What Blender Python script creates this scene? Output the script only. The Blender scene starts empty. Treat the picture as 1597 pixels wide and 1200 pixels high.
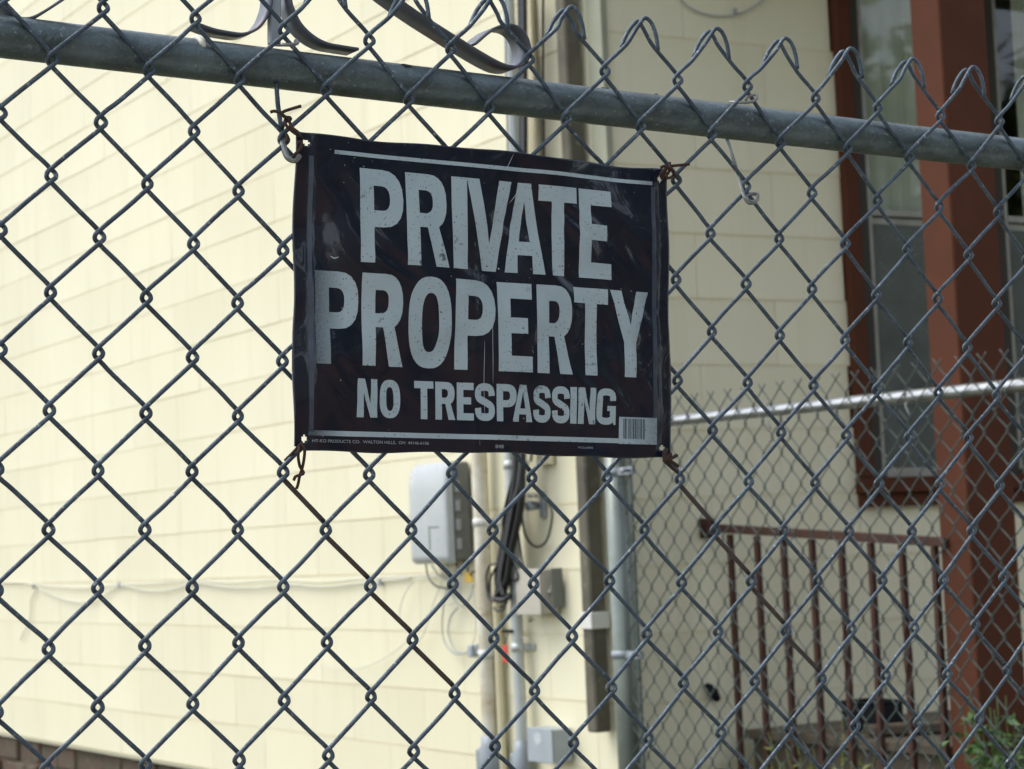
import bpy, bmesh, math, random
import numpy as np
from mathutils import Vector, Matrix

random.seed(7)
S = bpy.context.scene
COL = S.collection

# ------------------------------------------------------------------ camera
F_PX, CX, CY, CAMZ = 3406.25, 798.5, 600.0, 1.5
CM = np.array([[0.99909195, 0.0032202, -0.04248423],
               [-0.04260609, 0.07551209, -0.99623423],
               [0.0, 0.99713969, 0.07558072]])       # rows: right, down, forward in world axes
cam_d = bpy.data.cameras.new('camera')
cam = bpy.data.objects.new('camera', cam_d)
COL.objects.link(cam)
r_, d_, f_ = CM
cam.matrix_world = Matrix(((r_[0], -d_[0], -f_[0], 0), (r_[1], -d_[1], -f_[1], 0), (r_[2], -d_[2], -f_[2], CAMZ), (0, 0, 0, 1)))
cam_d.sensor_width = 36.0
cam_d.lens = F_PX / 1597 * 36
cam_d.clip_start = 0.05
cam_d.clip_end = 500
cam_d.dof.use_dof = True
cam_d.dof.focus_distance = 1.80
cam_d.dof.aperture_fstop = 20.0
S.camera = cam

# ------------------------------------------------------------------ sky, sun, exposure
SUN_AZ = math.radians(-85)      # measured from +Y towards +X (negative: to the left)
SUN_EL = math.radians(58)
w = bpy.data.worlds.new('World')
S.world = w
w.use_nodes = True
nt = w.node_tree
bg = nt.nodes['Background']
sky = nt.nodes.new('ShaderNodeTexSky')
sky.sky_type = 'NISHITA'
sky.sun_disc = False
sky.sun_elevation = SUN_EL
sky.dust_density = 1.6
sky.air_density = 0.9
sky.sun_rotation = SUN_AZ
hz = nt.nodes.new('ShaderNodeHueSaturation')        # thin high cloud: a paler sky
hz.inputs['Saturation'].default_value = 0.44
nt.links.new(sky.outputs[0], hz.inputs['Color'])
nt.links.new(hz.outputs[0], bg.inputs[0])
bg.inputs[1].default_value = 0.15
sd = bpy.data.lights.new('sun', 'SUN')
sd.energy = 0.75
sd.angle = math.radians(38)
sd.color = (1.0, 0.95, 0.86)
sun = bpy.data.objects.new('sun', sd)
COL.objects.link(sun)
sdir = Vector((math.sin(SUN_AZ) * math.cos(SUN_EL), math.cos(SUN_AZ) * math.cos(SUN_EL), math.sin(SUN_EL)))
sun.rotation_euler = sdir.to_track_quat('Z', 'Y').to_euler()
S.view_settings.view_transform = 'Standard'
S.view_settings.look = 'None'
S.view_settings.gamma = 1
S.view_settings.use_curve_mapping = False
S.view_settings.exposure = 1.30

# ------------------------------------------------------------------ places in the world (metres)
def ray(px, py):
    return CM.T @ np.array([(px - CX) / F_PX, (py - CY) / F_PX, 1.0])
CAM = np.array([0, 0, CAMZ])
def hit(px, py, P0, n):
    d = ray(px, py)
    return CAM + d * (((P0 - CAM) @ n) / (d @ n))
YAW = 1.0485879920727066
DL = np.array([-math.cos(YAW), math.sin(YAW), 0])     # left wall, going away from the corner
DR = np.array([math.sin(YAW), math.cos(YAW), 0])      # right wall, going away from the corner
NL, NR = -DR, -DL                                     # outward normals of both walls
_c = ray(940, 40)
CORNER = np.array([_c[0] / _c[1] * 6.98, 6.98, 0])
UP = np.array([0, 0, 1.0])
def L(px, py, off=0.0): return hit(px, py, CORNER + NL * off, NL)
def RW(px, py, off=0.0): return hit(px, py, CORNER + NR * off, NR)
def l_s(p): return float((p - CORNER) @ DL)
def r_s(p): return float((p - CORNER) @ DR)
def LP(s, z, off=0.0): return CORNER + DL * s + NL * off + UP * z
def RP(s, z, off=0.0): return CORNER + DR * s + NR * off + UP * z
# near chain link fence plane
NU = np.array([8.54933084e-01, 5.17735966e-01, -3.22318307e-02])
NV = np.array([-3.71081916e-02, -9.35991275e-04, -9.99310816e-01])
NN = np.array([-5.17409320e-01, 8.55539942e-01, 1.84120355e-02])      # away from the camera
NO = np.array([-0.38266706, 1.6609517, 0.35466613 + CAMZ])
HA, HB = 0.0396195, 0.046                                             # half diamond
def NP(u, v, off=0.0): return NO + NU * u + NV * v - NN * off         # off: towards the camera
def NF(px, py, off=0.0):
    p = hit(px, py, NO - NN * off, NN) - (NO - NN * off)
    return float(p @ NU), float(p @ NV)
def NX(px, py, off=0.0):
    return hit(px, py, NO - NN * off, NN)
# far fence plane
FU = np.array([0.53517714, -0.84473579, 0.00262364])
FV = np.array([-0.02408441, -0.01836298, -0.99954127])
FN = np.array([0.84439646, 0.53486844, -0.03017241])
FO = np.array([0.3618641, 6.69462326, 0.23610334 + CAMZ])
def FP(u, v, off=0.0): return FO + FU * u + FV * v - FN * off

# ------------------------------------------------------------------ helpers
def tag(o, label=None, cat=None, group=None, kind=None):
    if label: o['label'] = label
    if cat: o['category'] = cat
    if group: o['group'] = group
    if kind: o['kind'] = kind
    return o
def empty(name, loc, label=None, cat=None, group=None, kind=None):
    o = bpy.data.objects.new(name, None)
    COL.objects.link(o)
    o.location = Vector(loc)
    o.empty_display_size = 0.1
    return tag(o, label, cat, group, kind)
def link(name, me, parent=None, mat=None):
    o = bpy.data.objects.new(name, me)
    COL.objects.link(o)
    if mat and not me.materials: me.materials.append(mat)
    if parent:
        o.parent = parent
        pl = Vector(parent.location)
        q = parent
        while q.parent: q = q.parent; pl += Vector(q.location)
        o.location = -pl if not o.get('local') else Vector()
    return o
class MB:
    def __init__(s): s.v = []; s.f = []; s.sm = []
    def add(s, vs, fs, smooth=False):
        n = len(s.v)
        s.v += [tuple(map(float, p)) for p in vs]
        s.f += [tuple(i + n for i in f) for f in fs]
        s.sm += [smooth] * len(fs)
    def tube(s, pts, r, n=8, caps=True, smooth=True):
        P = np.array(pts, float)
        m = len(P)
        rr = np.full(m, r) if np.isscalar(r) else np.array(r, float)
        T = np.gradient(P, axis=0)
        T /= np.linalg.norm(T, axis=1)[:, None] + 1e-12
        a = np.array([0, 0, 1.0]) if abs(T[0][2]) < .9 else np.array([1.0, 0, 0])
        x = np.cross(T[0], a); x /= np.linalg.norm(x)
        vs = []
        ang = np.arange(n) * 2 * math.pi / n
        ca, sa = np.cos(ang), np.sin(ang)
        for i in range(m):
            x = x - T[i] * (x @ T[i]); x /= np.linalg.norm(x) + 1e-12
            y = np.cross(T[i], x)
            vs.append(P[i] + rr[i] * (ca[:, None] * x + sa[:, None] * y))
        vs = np.concatenate(vs)
        fs = [(i * n + k, i * n + (k + 1) % n, (i + 1) * n + (k + 1) % n, (i + 1) * n + k) for i in range(m - 1) for k in range(n)]
        if caps: fs += [tuple(range(n))[::-1], tuple((m - 1) * n + k for k in range(n))]
        s.add(vs, fs, smooth)
    def box(s, o, ex, ey, ez, x, y, z, ch=0.0):
        """box from origin o, axes ex,ey,ez, ranges x,y,z; ch = chamfer"""
        o, ex, ey, ez = map(lambda q: np.array(q, float), (o, ex, ey, ez))
        if ch <= 0:
            vs = [o + ex * a + ey * b + ez * c for c in z for b in y for a in x]
            s.add(vs, [(0, 2, 3, 1), (4, 5, 7, 6), (0, 1, 5, 4), (2, 6, 7, 3), (0, 4, 6, 2), (1, 3, 7, 5)])
            return
        idx = {}; vs = []
        for ai in (0, 1):
            for bi in (0, 1):
                for ci in (0, 1):
                    sg = [(-1, 1)[ai], (-1, 1)[bi], (-1, 1)[ci]]
                    p = [x[ai], y[bi], z[ci]]
                    for k in range(3):
                        q = list(p)
                        for m in range(3):
                            if m != k: q[m] -= sg[m] * ch
                        idx[(ai, bi, ci, k)] = len(vs)
                        vs.append(o + ex * q[0] + ey * q[1] + ez * q[2])
        fs = []
        for k, others in ((0, (1, 2)), (1, (0, 2)), (2, (0, 1))):
            for sd_ in (0, 1):
                loop = []
                for (a, b) in ((0, 0), (1, 0), (1, 1), (0, 1)):
                    t = [0, 0, 0]; t[k] = sd_; t[others[0]] = a; t[others[1]] = b
                    loop.append(idx[(t[0], t[1], t[2], k)])
                fs.append(tuple(loop))
        for k in range(3):
            i, j = [m for m in range(3) if m != k]
            for a in (0, 1):
                for b in (0, 1):
                    t0 = [0, 0, 0]; t0[i] = a; t0[j] = b; t1 = list(t0); t1[k] = 1
                    fs.append((idx[(*t0, i)], idx[(*t1, i)], idx[(*t1, j)], idx[(*t0, j)]))
        for a in (0, 1):
            for b in (0, 1):
                for c in (0, 1):
                    fs.append((idx[(a, b, c, 0)], idx[(a, b, c, 1)], idx[(a, b, c, 2)]))
        s.add(vs, fs)
    def ribbon(s, pts, wdir, width, th, smooth=False):
        """flat bar following pts, its broad face along wdir"""
        P = np.array(pts, float); T = np.gradient(P, axis=0)
        T /= np.linalg.norm(T, axis=1)[:, None]
        W = np.array(wdir, float); vs = []
        for p, t in zip(P, T):
            n = np.cross(t, W); n /= np.linalg.norm(n)
            for a, b in ((-1, -1), (1, -1), (1, 1), (-1, 1)):
                vs.append(p + W * a * width / 2 + n * b * th / 2)
        m = len(P)
        fs = [(i * 4 + k, i * 4 + (k + 1) % 4, i * 4 + 4 + (k + 1) % 4, i * 4 + 4 + k) for i in range(m - 1) for k in range(4)]
        fs += [(0, 1, 2, 3), tuple((m - 1) * 4 + k for k in (3, 2, 1, 0))]
        s.add(vs, fs, smooth)
    def lathe(s, c, ax, prof, n=16, smooth=True):
        """rings (h, r) about axis ax from centre c"""
        ax = np.array(ax, float); a = np.array([0, 0, 1.0]) if abs(ax[2]) < .9 else np.array([1.0, 0, 0])
        x = np.cross(ax, a); x /= np.linalg.norm(x); y = np.cross(ax, x)
        vs = [np.array(c) + ax * h + r * (math.cos(2 * math.pi * k / n) * x + math.sin(2 * math.pi * k / n) * y) for h, r in prof for k in range(n)]
        m = len(prof)
        fs = [(i * n + k, i * n + (k + 1) % n, (i + 1) * n + (k + 1) % n, (i + 1) * n + k) for i in range(m - 1) for k in range(n)]
        fs += [tuple(range(n))[::-1], tuple((m - 1) * n + k for k in range(n))]
        s.add(vs, fs, smooth)
    def mesh(s, name):
        me = bpy.data.meshes.new(name)
        me.from_pydata(s.v, [], s.f)
        me.polygons.foreach_set('use_smooth', s.sm)
        me.update()
        bm = bmesh.new(); bm.from_mesh(me); bmesh.ops.recalc_face_normals(bm, faces=bm.faces); bm.to_mesh(me); bm.free()
        return me
    def build(s, name, mat, parent=None):
        return link(name, s.mesh(name), parent, mat)
def smooth_path(pts, sub=6):
    P = np.array(pts, float); n = len(P)
    if n < 3: return P
    E = np.vstack([2 * P[0] - P[1], P, 2 * P[-1] - P[-2]])
    out = []
    for i in range(n - 1):
        p0, p1, p2, p3 = E[i:i + 4]
        for k in range(sub):
            t = k / sub
            out.append(.5 * ((2 * p1) + (-p0 + p2) * t + (2 * p0 - 5 * p1 + 4 * p2 - p3) * t * t + (-p0 + 3 * p1 - 3 * p2 + p3) * t ** 3))
    out.append(P[-1])
    return np.array(out)

# ------------------------------------------------------------------ materials
def mat(name, col, rough=.6, metal=0.0, var=None, vscale=8, vmix=.5, bump=0, bscale=60, spec=.5, obj=True, spots=None, coat=0, detail=5, rvar=0):
    m = bpy.data.materials.new(name); m.use_nodes = True
    t = m.node_tree; b = t.nodes['Principled BSDF']
    b.inputs['Roughness'].default_value = rough
    b.inputs['Metallic'].default_value = metal
    b.inputs['Specular IOR Level'].default_value = spec
    b.inputs['Coat Weight'].default_value = coat
    tc = t.nodes.new('ShaderNodeTexCoord')
    src = tc.outputs['Object']
    cur = None
    base = t.nodes.new('ShaderNodeRGB'); base.outputs[0].default_value = (*col, 1); cur = base.outputs[0]
    def noise(sc, det=detail, rgh=.6):
        n = t.nodes.new('ShaderNodeTexNoise'); n.inputs['Scale'].default_value = sc; n.inputs['Detail'].default_value = det
        n.inputs['Roughness'].default_value = rgh; t.links.new(src, n.inputs['Vector']); return n
    if var:
        n = noise(vscale)
        cr = t.nodes.new('ShaderNodeMapRange'); cr.inputs[1].default_value = .35; cr.inputs[2].default_value = .68
        cr.inputs[3].default_value = 0; cr.inputs[4].default_value = vmix
        t.links.new(n.outputs[0], cr.inputs[0])
        mx = t.nodes.new('ShaderNodeMix'); mx.data_type = 'RGBA'
        t.links.new(cr.outputs[0], mx.inputs[0]); t.links.new(cur, mx.inputs[6]); mx.inputs[7].default_value = (*var, 1)
        cur = mx.outputs[2]
    if spots:
        scol, ssc, lo, hi, amt = spots
        n = noise(ssc, 6, .7)
        cr = t.nodes.new('ShaderNodeMapRange'); cr.inputs[1].default_value = lo; cr.inputs[2].default_value = hi
        cr.inputs[3].default_value = 0; cr.inputs[4].default_value = amt
        t.links.new(n.outputs[0], cr.inputs[0])
        mx = t.nodes.new('ShaderNodeMix'); mx.data_type = 'RGBA'
        t.links.new(cr.outputs[0], mx.inputs[0]); t.links.new(cur, mx.inputs[6]); mx.inputs[7].default_value = (*scol, 1)
        cur = mx.outputs[2]
    t.links.new(cur, b.inputs['Base Color'])
    if rvar:
        n = noise(vscale * 1.7)
        cr = t.nodes.new('ShaderNodeMapRange'); cr.inputs[1].default_value = .3; cr.inputs[2].default_value = .7
        cr.inputs[3].default_value = rough - rvar; cr.inputs[4].default_value = rough + rvar
        t.links.new(n.outputs[0], cr.inputs[0]); t.links.new(cr.outputs[0], b.inputs['Roughness'])
    if bump:
        n = noise(bscale, 4)
        bp = t.nodes.new('ShaderNodeBump'); bp.inputs['Strength'].default_value = bump; bp.inputs['Distance'].default_value = .004
        t.links.new(n.outputs[0], bp.inputs['Height']); t.links.new(bp.outputs[0], b.inputs['Normal'])
    return m
M = {}
M['galv'] = mat('galvanised_wire', (.080, .112, .140), .46, .4, var=(.034, .048, .064), vscale=45, vmix=.95, spots=((.34, .38, .38), 230, .58, .68, .8), rvar=.2, bump=.35, bscale=300)
M['galv_far'] = mat('galvanised_wire_far', (.05, .068, .06), .6, .1, var=(.032, .045, .04), vscale=40, vmix=.7)
M['rail'] = mat('weathered_galvanised_pipe', (.135, .175, .185), .38, .5, var=(.062, .08, .078), vscale=22, vmix=.95, spots=((.36, .39, .38), 230, .60, .68, .7), rvar=.16, bump=.3, bscale=140)
M['rail_far'] = mat('bright_galvanised_pipe', (.42, .43, .43), .30, .85)
M['post_far'] = mat('dull_galvanised_post', (.19, .215, .185), .33, .5, var=(.12, .14, .125), vscale=9, vmix=.7, rvar=.1)
M['rust'] = mat('rusty_wire', (.034, .020, .014), .8, .2, var=(.075, .03, .015), vscale=180, vmix=.8, bump=.4, bscale=500)
M['rustlight'] = mat('brown_stained_wire', (.065, .05, .042), .7, .1, var=(.05, .028, .018), vscale=120, vmix=.8)
M['brightwire'] = mat('bright_tie_wire', (.26, .27, .25), .4, .6, var=(.14, .145, .14), vscale=150, vmix=.7)
M['iron'] = mat('grey_painted_flat_iron', (.12, .13, .155), .42, .35, var=(.07, .075, .085), vscale=25, vmix=.8, spots=((.16, .09, .06), 30, .55, .7, .7), rvar=.12)
M['red'] = mat('red_brown_paint', (.088, .031, .016), .75, 0, var=(.068, .025, .013), vscale=7, vmix=.8, spec=.12, bump=.08, bscale=60)
M['redrail'] = mat('rusty_red_brown_railing', (.062, .027, .018), .7, 0, var=(.042, .02, .014), vscale=20, vmix=.8, spec=.25, bump=.1, bscale=90)
M['frame'] = mat('grey_storm_window_frame', (.30, .30, .25), .5, .1, var=(.20, .19, .15), vscale=14, vmix=.8)
M['darkgap'] = mat('dark_weathered_putty', (.035, .03, .02), .8)
M['curtain'] = mat('pale_net_curtain', (.56, .55, .48), .9, var=(.44, .44, .38), vscale=6, vmix=.8)
M['inside'] = mat('dim_room_plaster', (.10, .09, .08), .9)
M['grey_box'] = mat('grey_plastic_housing', (.41, .435, .43), .30, 0, var=(.36, .38, .375), vscale=10, vmix=.6, rvar=.05)
M['dark_box'] = mat('dark_grey_plastic_housing', (.13, .14, .13), .55, 0, var=(.095, .10, .095), vscale=12, vmix=.6)  # shade of the utility box side put into the colour; also used for dark details
M['meter'] = mat('beige_steel_box', (.43, .40, .33), .5, 0, var=(.34, .32, .26), vscale=12, vmix=.7)
M['greysteel'] = mat('blue_grey_steel_box', (.33, .37, .39), .45, .1, var=(.27, .31, .33), vscale=14, vmix=.7)
M['conduit_w'] = mat('cream_painted_conduit', (.66, .64, .54), .28, .1, var=(.40, .32, .18), vscale=9, vmix=.75, spots=((.33, .22, .10), 16, .58, .68, .8))
M['conduit_g'] = mat('grey_conduit', (.47, .50, .49), .35, .3, var=(.36, .38, .35), vscale=9, vmix=.7)
M['fitting'] = mat('grey_conduit_fitting', (.26, .29, .31), .5, .3, var=(.2, .22, .24), vscale=20, vmix=.6)
M['hinge'] = mat('grey_hinge_plastic', (.27, .285, .28), .5)
M['sticker'] = mat('worn_sticker', (.48, .50, .50), .6, var=(.36, .40, .42), vscale=80, vmix=.9)
M['black'] = mat('black_cable_rubber', (.012, .012, .013), .45)
M['blackb'] = mat('black_plastic', (.006, .007, .009), .7, spec=.2)
M['greycable'] = mat('grey_thin_cable', (.33, .36, .34), .55)
M['palecable'] = mat('pale_painted_cable', (.58, .58, .50), .6)
M['down'] = mat('weathered_brown_grey_downspout', (.115, .105, .072), .85, 0, var=(.06, .055, .038), vscale=7, vmix=.9, spots=((.27, .26, .20), 22, .58, .72, .6), bump=.1, bscale=50)
M['strap'] = mat('white_painted_strap', (.62, .62, .56), .5, var=(.5, .5, .45), vscale=30, vmix=.6)
M['yellow'] = mat('yellow_tag', (.55, .36, .03), .6, var=(.4, .24, .02), vscale=60, vmix=.6)
M['redtag'] = mat('red_tag', (.50, .035, .02), .5)
M['trimc'] = mat('cream_corner_board', (.60, .55, .36), .6, var=(.48, .43, .27), vscale=6, vmix=.6, spots=((.25, .20, .12), 40, .66, .75, .5))
M['trimgrey'] = mat('greenish_grey_corner_board', (.23, .24, .175), .6, var=(.33, .33, .23), vscale=6, vmix=.7)
M['ground'] = mat('trodden_soil_and_grass', (.10, .085, .05), .95, var=(.05, .065, .025), vscale=1.5, vmix=.9, bump=.6, bscale=30)
M['concrete'] = mat('old_concrete', (.33, .31, .27), .85, var=(.22, .21, .18), vscale=3, vmix=.8, bump=.3, bscale=60)
M['found'] = mat('mossy_brown_foundation', (.10, .052, .034), .9, var=(.045, .055, .028), vscale=13, vmix=.95, spots=((.22, .17, .12), 26, .55, .7, .7), bump=.5, bscale=50)
M['plank'] = mat('grey_brown_porch_board', (.10, .08, .052), .85, var=(.055, .045, .03), vscale=9, vmix=.8, bump=.15, bscale=60)
M['leaf'] = mat('fresh_green_leaf', (.035, .09, .016), .55, var=(.065, .14, .022), vscale=14, vmix=.8)
M['leafdark'] = mat('tree_leaf', (.07, .115, .02), .55, var=(.20, .24, .04), vscale=.8, vmix=.95)
M['bark'] = mat('brown_bark', (.09, .06, .04), .9, bump=.6, bscale=30)
M['brickfar'] = mat('brown_brick_wall_paint', (.30, .14, .075), .85, var=(.14, .07, .045), vscale=3, vmix=.8)
M['roofing'] = mat('brown_roofing', (.10, .08, .07), .85, var=(.06, .05, .045), vscale=4, vmix=.8)
M['soffit'] = mat('painted_porch_ceiling', (.30, .27, .20), .7)

def glass(name, tint, rough=.02, refl=1.0):
    m = bpy.data.materials.new(name); m.use_nodes = True; t = m.node_tree
    for n in list(t.nodes): t.nodes.remove(n)
    o = t.nodes.new('ShaderNodeOutputMaterial'); tr = t.nodes.new('ShaderNodeBsdfTransparent'); tr.inputs[0].default_value = (*tint, 1)
    gl = t.nodes.new('ShaderNodeBsdfGlossy'); gl.inputs['Roughness'].default_value = rough
    fr = t.nodes.new('ShaderNodeFresnel'); fr.inputs[0].default_value = 1.5
    ge = t.nodes.new('ShaderNodeNewGeometry'); inv = t.nodes.new('ShaderNodeMath'); inv.operation = 'SUBTRACT'; inv.inputs[0].default_value = 1.0; t.links.new(ge.outputs['Backfacing'], inv.inputs[1])
    m3 = t.nodes.new('ShaderNodeMath'); m3.operation = 'MULTIPLY'
    mu = t.nodes.new('ShaderNodeMath'); mu.operation = 'MULTIPLY'; mu.inputs[1].default_value = refl
    mx = t.nodes.new('ShaderNodeMixShader'); t.links.new(fr.outputs[0], mu.inputs[0]); t.links.new(mu.outputs[0], m3.inputs[0]); t.links.new(inv.outputs[0], m3.inputs[1]); t.links.new(m3.outputs[0], mx.inputs[0])
    t.links.new(tr.outputs[0], mx.inputs[1]); t.links.new(gl.outputs[0], mx.inputs[2]); t.links.new(mx.outputs[0], o.inputs[0])
    return m
M['glass'] = glass('window_glass', (.9, .93, .9), .03, 1.5)
M['screen'] = glass('insect_screen_mesh', (.8, .8, .8), .6, .3)
_t = M['screen'].node_tree; _o = [n for n in _t.nodes if n.type == 'OUTPUT_MATERIAL'][0]; _s = _o.inputs[0].links[0].from_socket
_d = _t.nodes.new('ShaderNodeBsdfDiffuse'); _d.inputs[0].default_value = (.17, .19, .165, 1); _x = _t.nodes.new('ShaderNodeMixShader')
_n = _t.nodes.new('ShaderNodeTexNoise'); _n.inputs['Scale'].default_value = 9; _n.inputs['Detail'].default_value = 5; _c = _t.nodes.new('ShaderNodeTexCoord'); _t.links.new(_c.outputs['Object'], _n.inputs['Vector'])
_r = _t.nodes.new('ShaderNodeMapRange'); _r.inputs[1].default_value = .3; _r.inputs[2].default_value = .7; _r.inputs[3].default_value = .38; _r.inputs[4].default_value = .66
_t.links.new(_n.outputs[0], _r.inputs[0]); _t.links.new(_r.outputs[0], _x.inputs[0]); _t.links.new(_s, _x.inputs[1]); _t.links.new(_d.outputs[0], _x.inputs[2]); _t.links.new(_x.outputs[0], _o.inputs[0])

def siding_mat():
    m = bpy.data.materials.new('cream_painted_shingle'); m.use_nodes = True; t = m.node_tree; b = t.nodes['Principled BSDF']
    b.inputs['Roughness'].default_value = .62; b.inputs['Specular IOR Level'].default_value = .35
    tc = t.nodes.new('ShaderNodeTexCoord'); ge = t.nodes.new('ShaderNodeNewGeometry')
    oi = t.nodes.new('ShaderNodeObjectInfo')
    n1 = t.nodes.new('ShaderNodeTexNoise'); n1.inputs['Scale'].default_value = .9; n1.inputs['Detail'].default_value = 6
    t.links.new(ge.outputs['Position'], n1.inputs['Vector'])
    rp = t.nodes.new('ShaderNodeMapRange'); rp.inputs[1].default_value = .3; rp.inputs[2].default_value = .7; t.links.new(n1.outputs[0], rp.inputs[0])
    mx = t.nodes.new('ShaderNodeMix'); mx.data_type = 'RGBA'; t.links.new(rp.outputs[0], mx.inputs[0])
    mx.inputs[6].default_value = (.66, .625, .44, 1); mx.inputs[7].default_value = (.71, .675, .49, 1)
    # each shingle slightly its own shade
    mr = t.nodes.new('ShaderNodeMapRange'); mr.inputs[3].default_value = .965; mr.inputs[4].default_value = 1.025; t.links.new(oi.outputs['Random'], mr.inputs[0])
    hs = t.nodes.new('ShaderNodeHueSaturation'); t.links.new(mr.outputs[0], hs.inputs['Value']); t.links.new(mx.outputs[2], hs.inputs['Color'])
    # faint rain streaks running down the paint
    mq = t.nodes.new('ShaderNodeMapping'); mq.inputs['Scale'].default_value = (7, 7, .55); t.links.new(ge.outputs['Position'], mq.inputs[0])
    n5 = t.nodes.new('ShaderNodeTexNoise'); n5.inputs['Scale'].default_value = 1.5; n5.inputs['Detail'].default_value = 6; n5.inputs['Roughness'].default_value = .7; t.links.new(mq.outputs[0], n5.inputs['Vector'])
    r5 = t.nodes.new('ShaderNodeMapRange'); r5.inputs[1].default_value = .52; r5.inputs[2].default_value = .75; r5.inputs[4].default_value = .30; t.links.new(n5.outputs[0], r5.inputs[0])
    m5 = t.nodes.new('ShaderNodeMix'); m5.data_type = 'RGBA'; t.links.new(r5.outputs[0], m5.inputs[0]); t.links.new(hs.outputs[0], m5.inputs[6]); m5.inputs[7].default_value = (.54, .48, .30, 1)
    # dirt gathered on the bottom edge (uv.y runs 0..1 up each shingle) and fine specks
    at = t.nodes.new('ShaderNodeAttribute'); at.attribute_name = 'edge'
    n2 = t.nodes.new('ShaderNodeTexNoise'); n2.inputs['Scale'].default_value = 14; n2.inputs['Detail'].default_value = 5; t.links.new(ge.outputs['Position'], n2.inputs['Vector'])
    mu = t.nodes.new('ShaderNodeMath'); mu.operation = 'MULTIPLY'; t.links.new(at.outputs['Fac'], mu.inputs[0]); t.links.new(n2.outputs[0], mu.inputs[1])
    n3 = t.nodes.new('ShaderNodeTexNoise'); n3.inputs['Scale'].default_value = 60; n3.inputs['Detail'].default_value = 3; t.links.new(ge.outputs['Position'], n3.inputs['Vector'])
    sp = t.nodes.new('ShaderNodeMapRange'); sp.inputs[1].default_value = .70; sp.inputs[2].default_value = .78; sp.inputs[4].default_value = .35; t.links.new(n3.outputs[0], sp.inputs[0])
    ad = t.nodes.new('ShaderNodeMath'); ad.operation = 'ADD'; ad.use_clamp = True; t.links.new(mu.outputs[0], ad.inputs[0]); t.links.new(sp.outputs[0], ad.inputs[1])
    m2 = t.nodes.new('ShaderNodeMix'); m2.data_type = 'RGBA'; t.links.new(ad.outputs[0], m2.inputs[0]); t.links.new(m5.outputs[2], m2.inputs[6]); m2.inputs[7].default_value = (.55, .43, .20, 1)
    t.links.new(m2.outputs[2], b.inputs['Base Color'])
    mp = t.nodes.new('ShaderNodeMapping'); mp.inputs['Scale'].default_value = (60, 60, 5); t.links.new(ge.outputs['Position'], mp.inputs[0])
    n4 = t.nodes.new('ShaderNodeTexNoise'); n4.inputs['Scale'].default_value = 1.6; n4.inputs['Detail'].default_value = 3; t.links.new(mp.outputs[0], n4.inputs['Vector'])
    bp = t.nodes.new('ShaderNodeBump'); bp.inputs['Strength'].default_value = .28; bp.inputs['Distance'].default_value = .003
    t.links.new(n4.outputs[0], bp.inputs['Height']); t.links.new(bp.outputs[0], b.inputs['Normal'])
    return m
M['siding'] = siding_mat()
# ------------------------------------------------------------------ ground
def grid_ground():
    n = 60; ext = 150
    vs = []; fs = []
    rr = np.concatenate([np.linspace(-ext, -14, 12, endpoint=False), np.linspace(-14, 16, 70), np.linspace(16, ext, 13)[1:]])
    m = len(rr)
    rg = random.Random(3)
    for y in rr:
        for x in rr:
            vs.append((x, y, (rg.random() - .5) * .03 if abs(x) < 20 and abs(y) < 20 else 0))
    fs = [(j * m + i, j * m + i + 1, (j + 1) * m + i + 1, (j + 1) * m + i) for j in range(m - 1) for i in range(m - 1)]
    b = MB(); b.add(vs, fs, True); o = b.build('ground', M['ground']); o['kind'] = 'structure'
    return o
grid_ground()
# concrete pavement under the near fence on the camera's side
b = MB(); b.box(NP(0, 0) * np.array([1, 1, 0]), NU * np.array([1, 1, 0]), [NN[0], NN[1], 0], UP, (-6, 9), (-2.6, -.15), (.02, .06), .01)
o = b.build('pavement', M['concrete']); o['kind'] = 'structure'

# ------------------------------------------------------------------ the house
house = empty('house', CORNER, 'cream shingled house corner with red-brown window trim, behind both chain link fences', 'house')
zs = [L(0, 970)[2]]
PITCH = (L(0, 507.4)[2] - L(0, 1142.5)[2]) / 11
ZBOT = L(0, 1142.5)[2]
NC = 24
courses = [(ZBOT + k * PITCH, ZBOT + (k + 1) * PITCH) for k in range(NC)]
ZTOP = courses[-1][1]
def sub(parent, name):
    o = bpy.data.objects.new(name, None); COL.objects.link(o); o.parent = parent; o.empty_display_size = .1
    return o
# left wall: backing sheet as the wall mesh itself, shingles as its children
LEN_L, LEN_R = 9.5, 5.2
WIN_S0, WIN_S1 = r_s(RW(1331, 300)), r_s(RW(1331, 300)) + 1.18
WIN_Z0, WIN_Z1 = RW(1345, 752)[2], RW(1345, 752)[2] + 1.95
TR_S0 = r_s(RW(1301, 130)); TR_Z0 = RW(1345, 791)[2]
TR_S1 = WIN_S1 + (WIN_S0 - TR_S0); TR_Z1 = WIN_Z1 + .11
b = MB(); b.box(CORNER, DL, NL, UP, (.02, LEN_L), (-.14, -.012), (ZBOT - .02, ZTOP))
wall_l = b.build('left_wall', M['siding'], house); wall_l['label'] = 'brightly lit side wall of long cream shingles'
b = MB()
for x, z in (((.0, WIN_S0 - .03), (ZBOT - .02, ZTOP)), ((WIN_S1 + .03, LEN_R), (ZBOT - .02, ZTOP)), ((WIN_S0 - .03, WIN_S1 + .03), (ZBOT - .02, WIN_Z0 - .03)), ((WIN_S0 - .03, WIN_S1 + .03), (WIN_Z1 + .03, ZTOP))):
    b.box(CORNER, DR, NR, UP, x, (-.14, -.012), z)
wall_r = b.build('porch_wall', M['siding'], house); wall_r['label'] = 'shaded front wall of cream shingles around the window'

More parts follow.
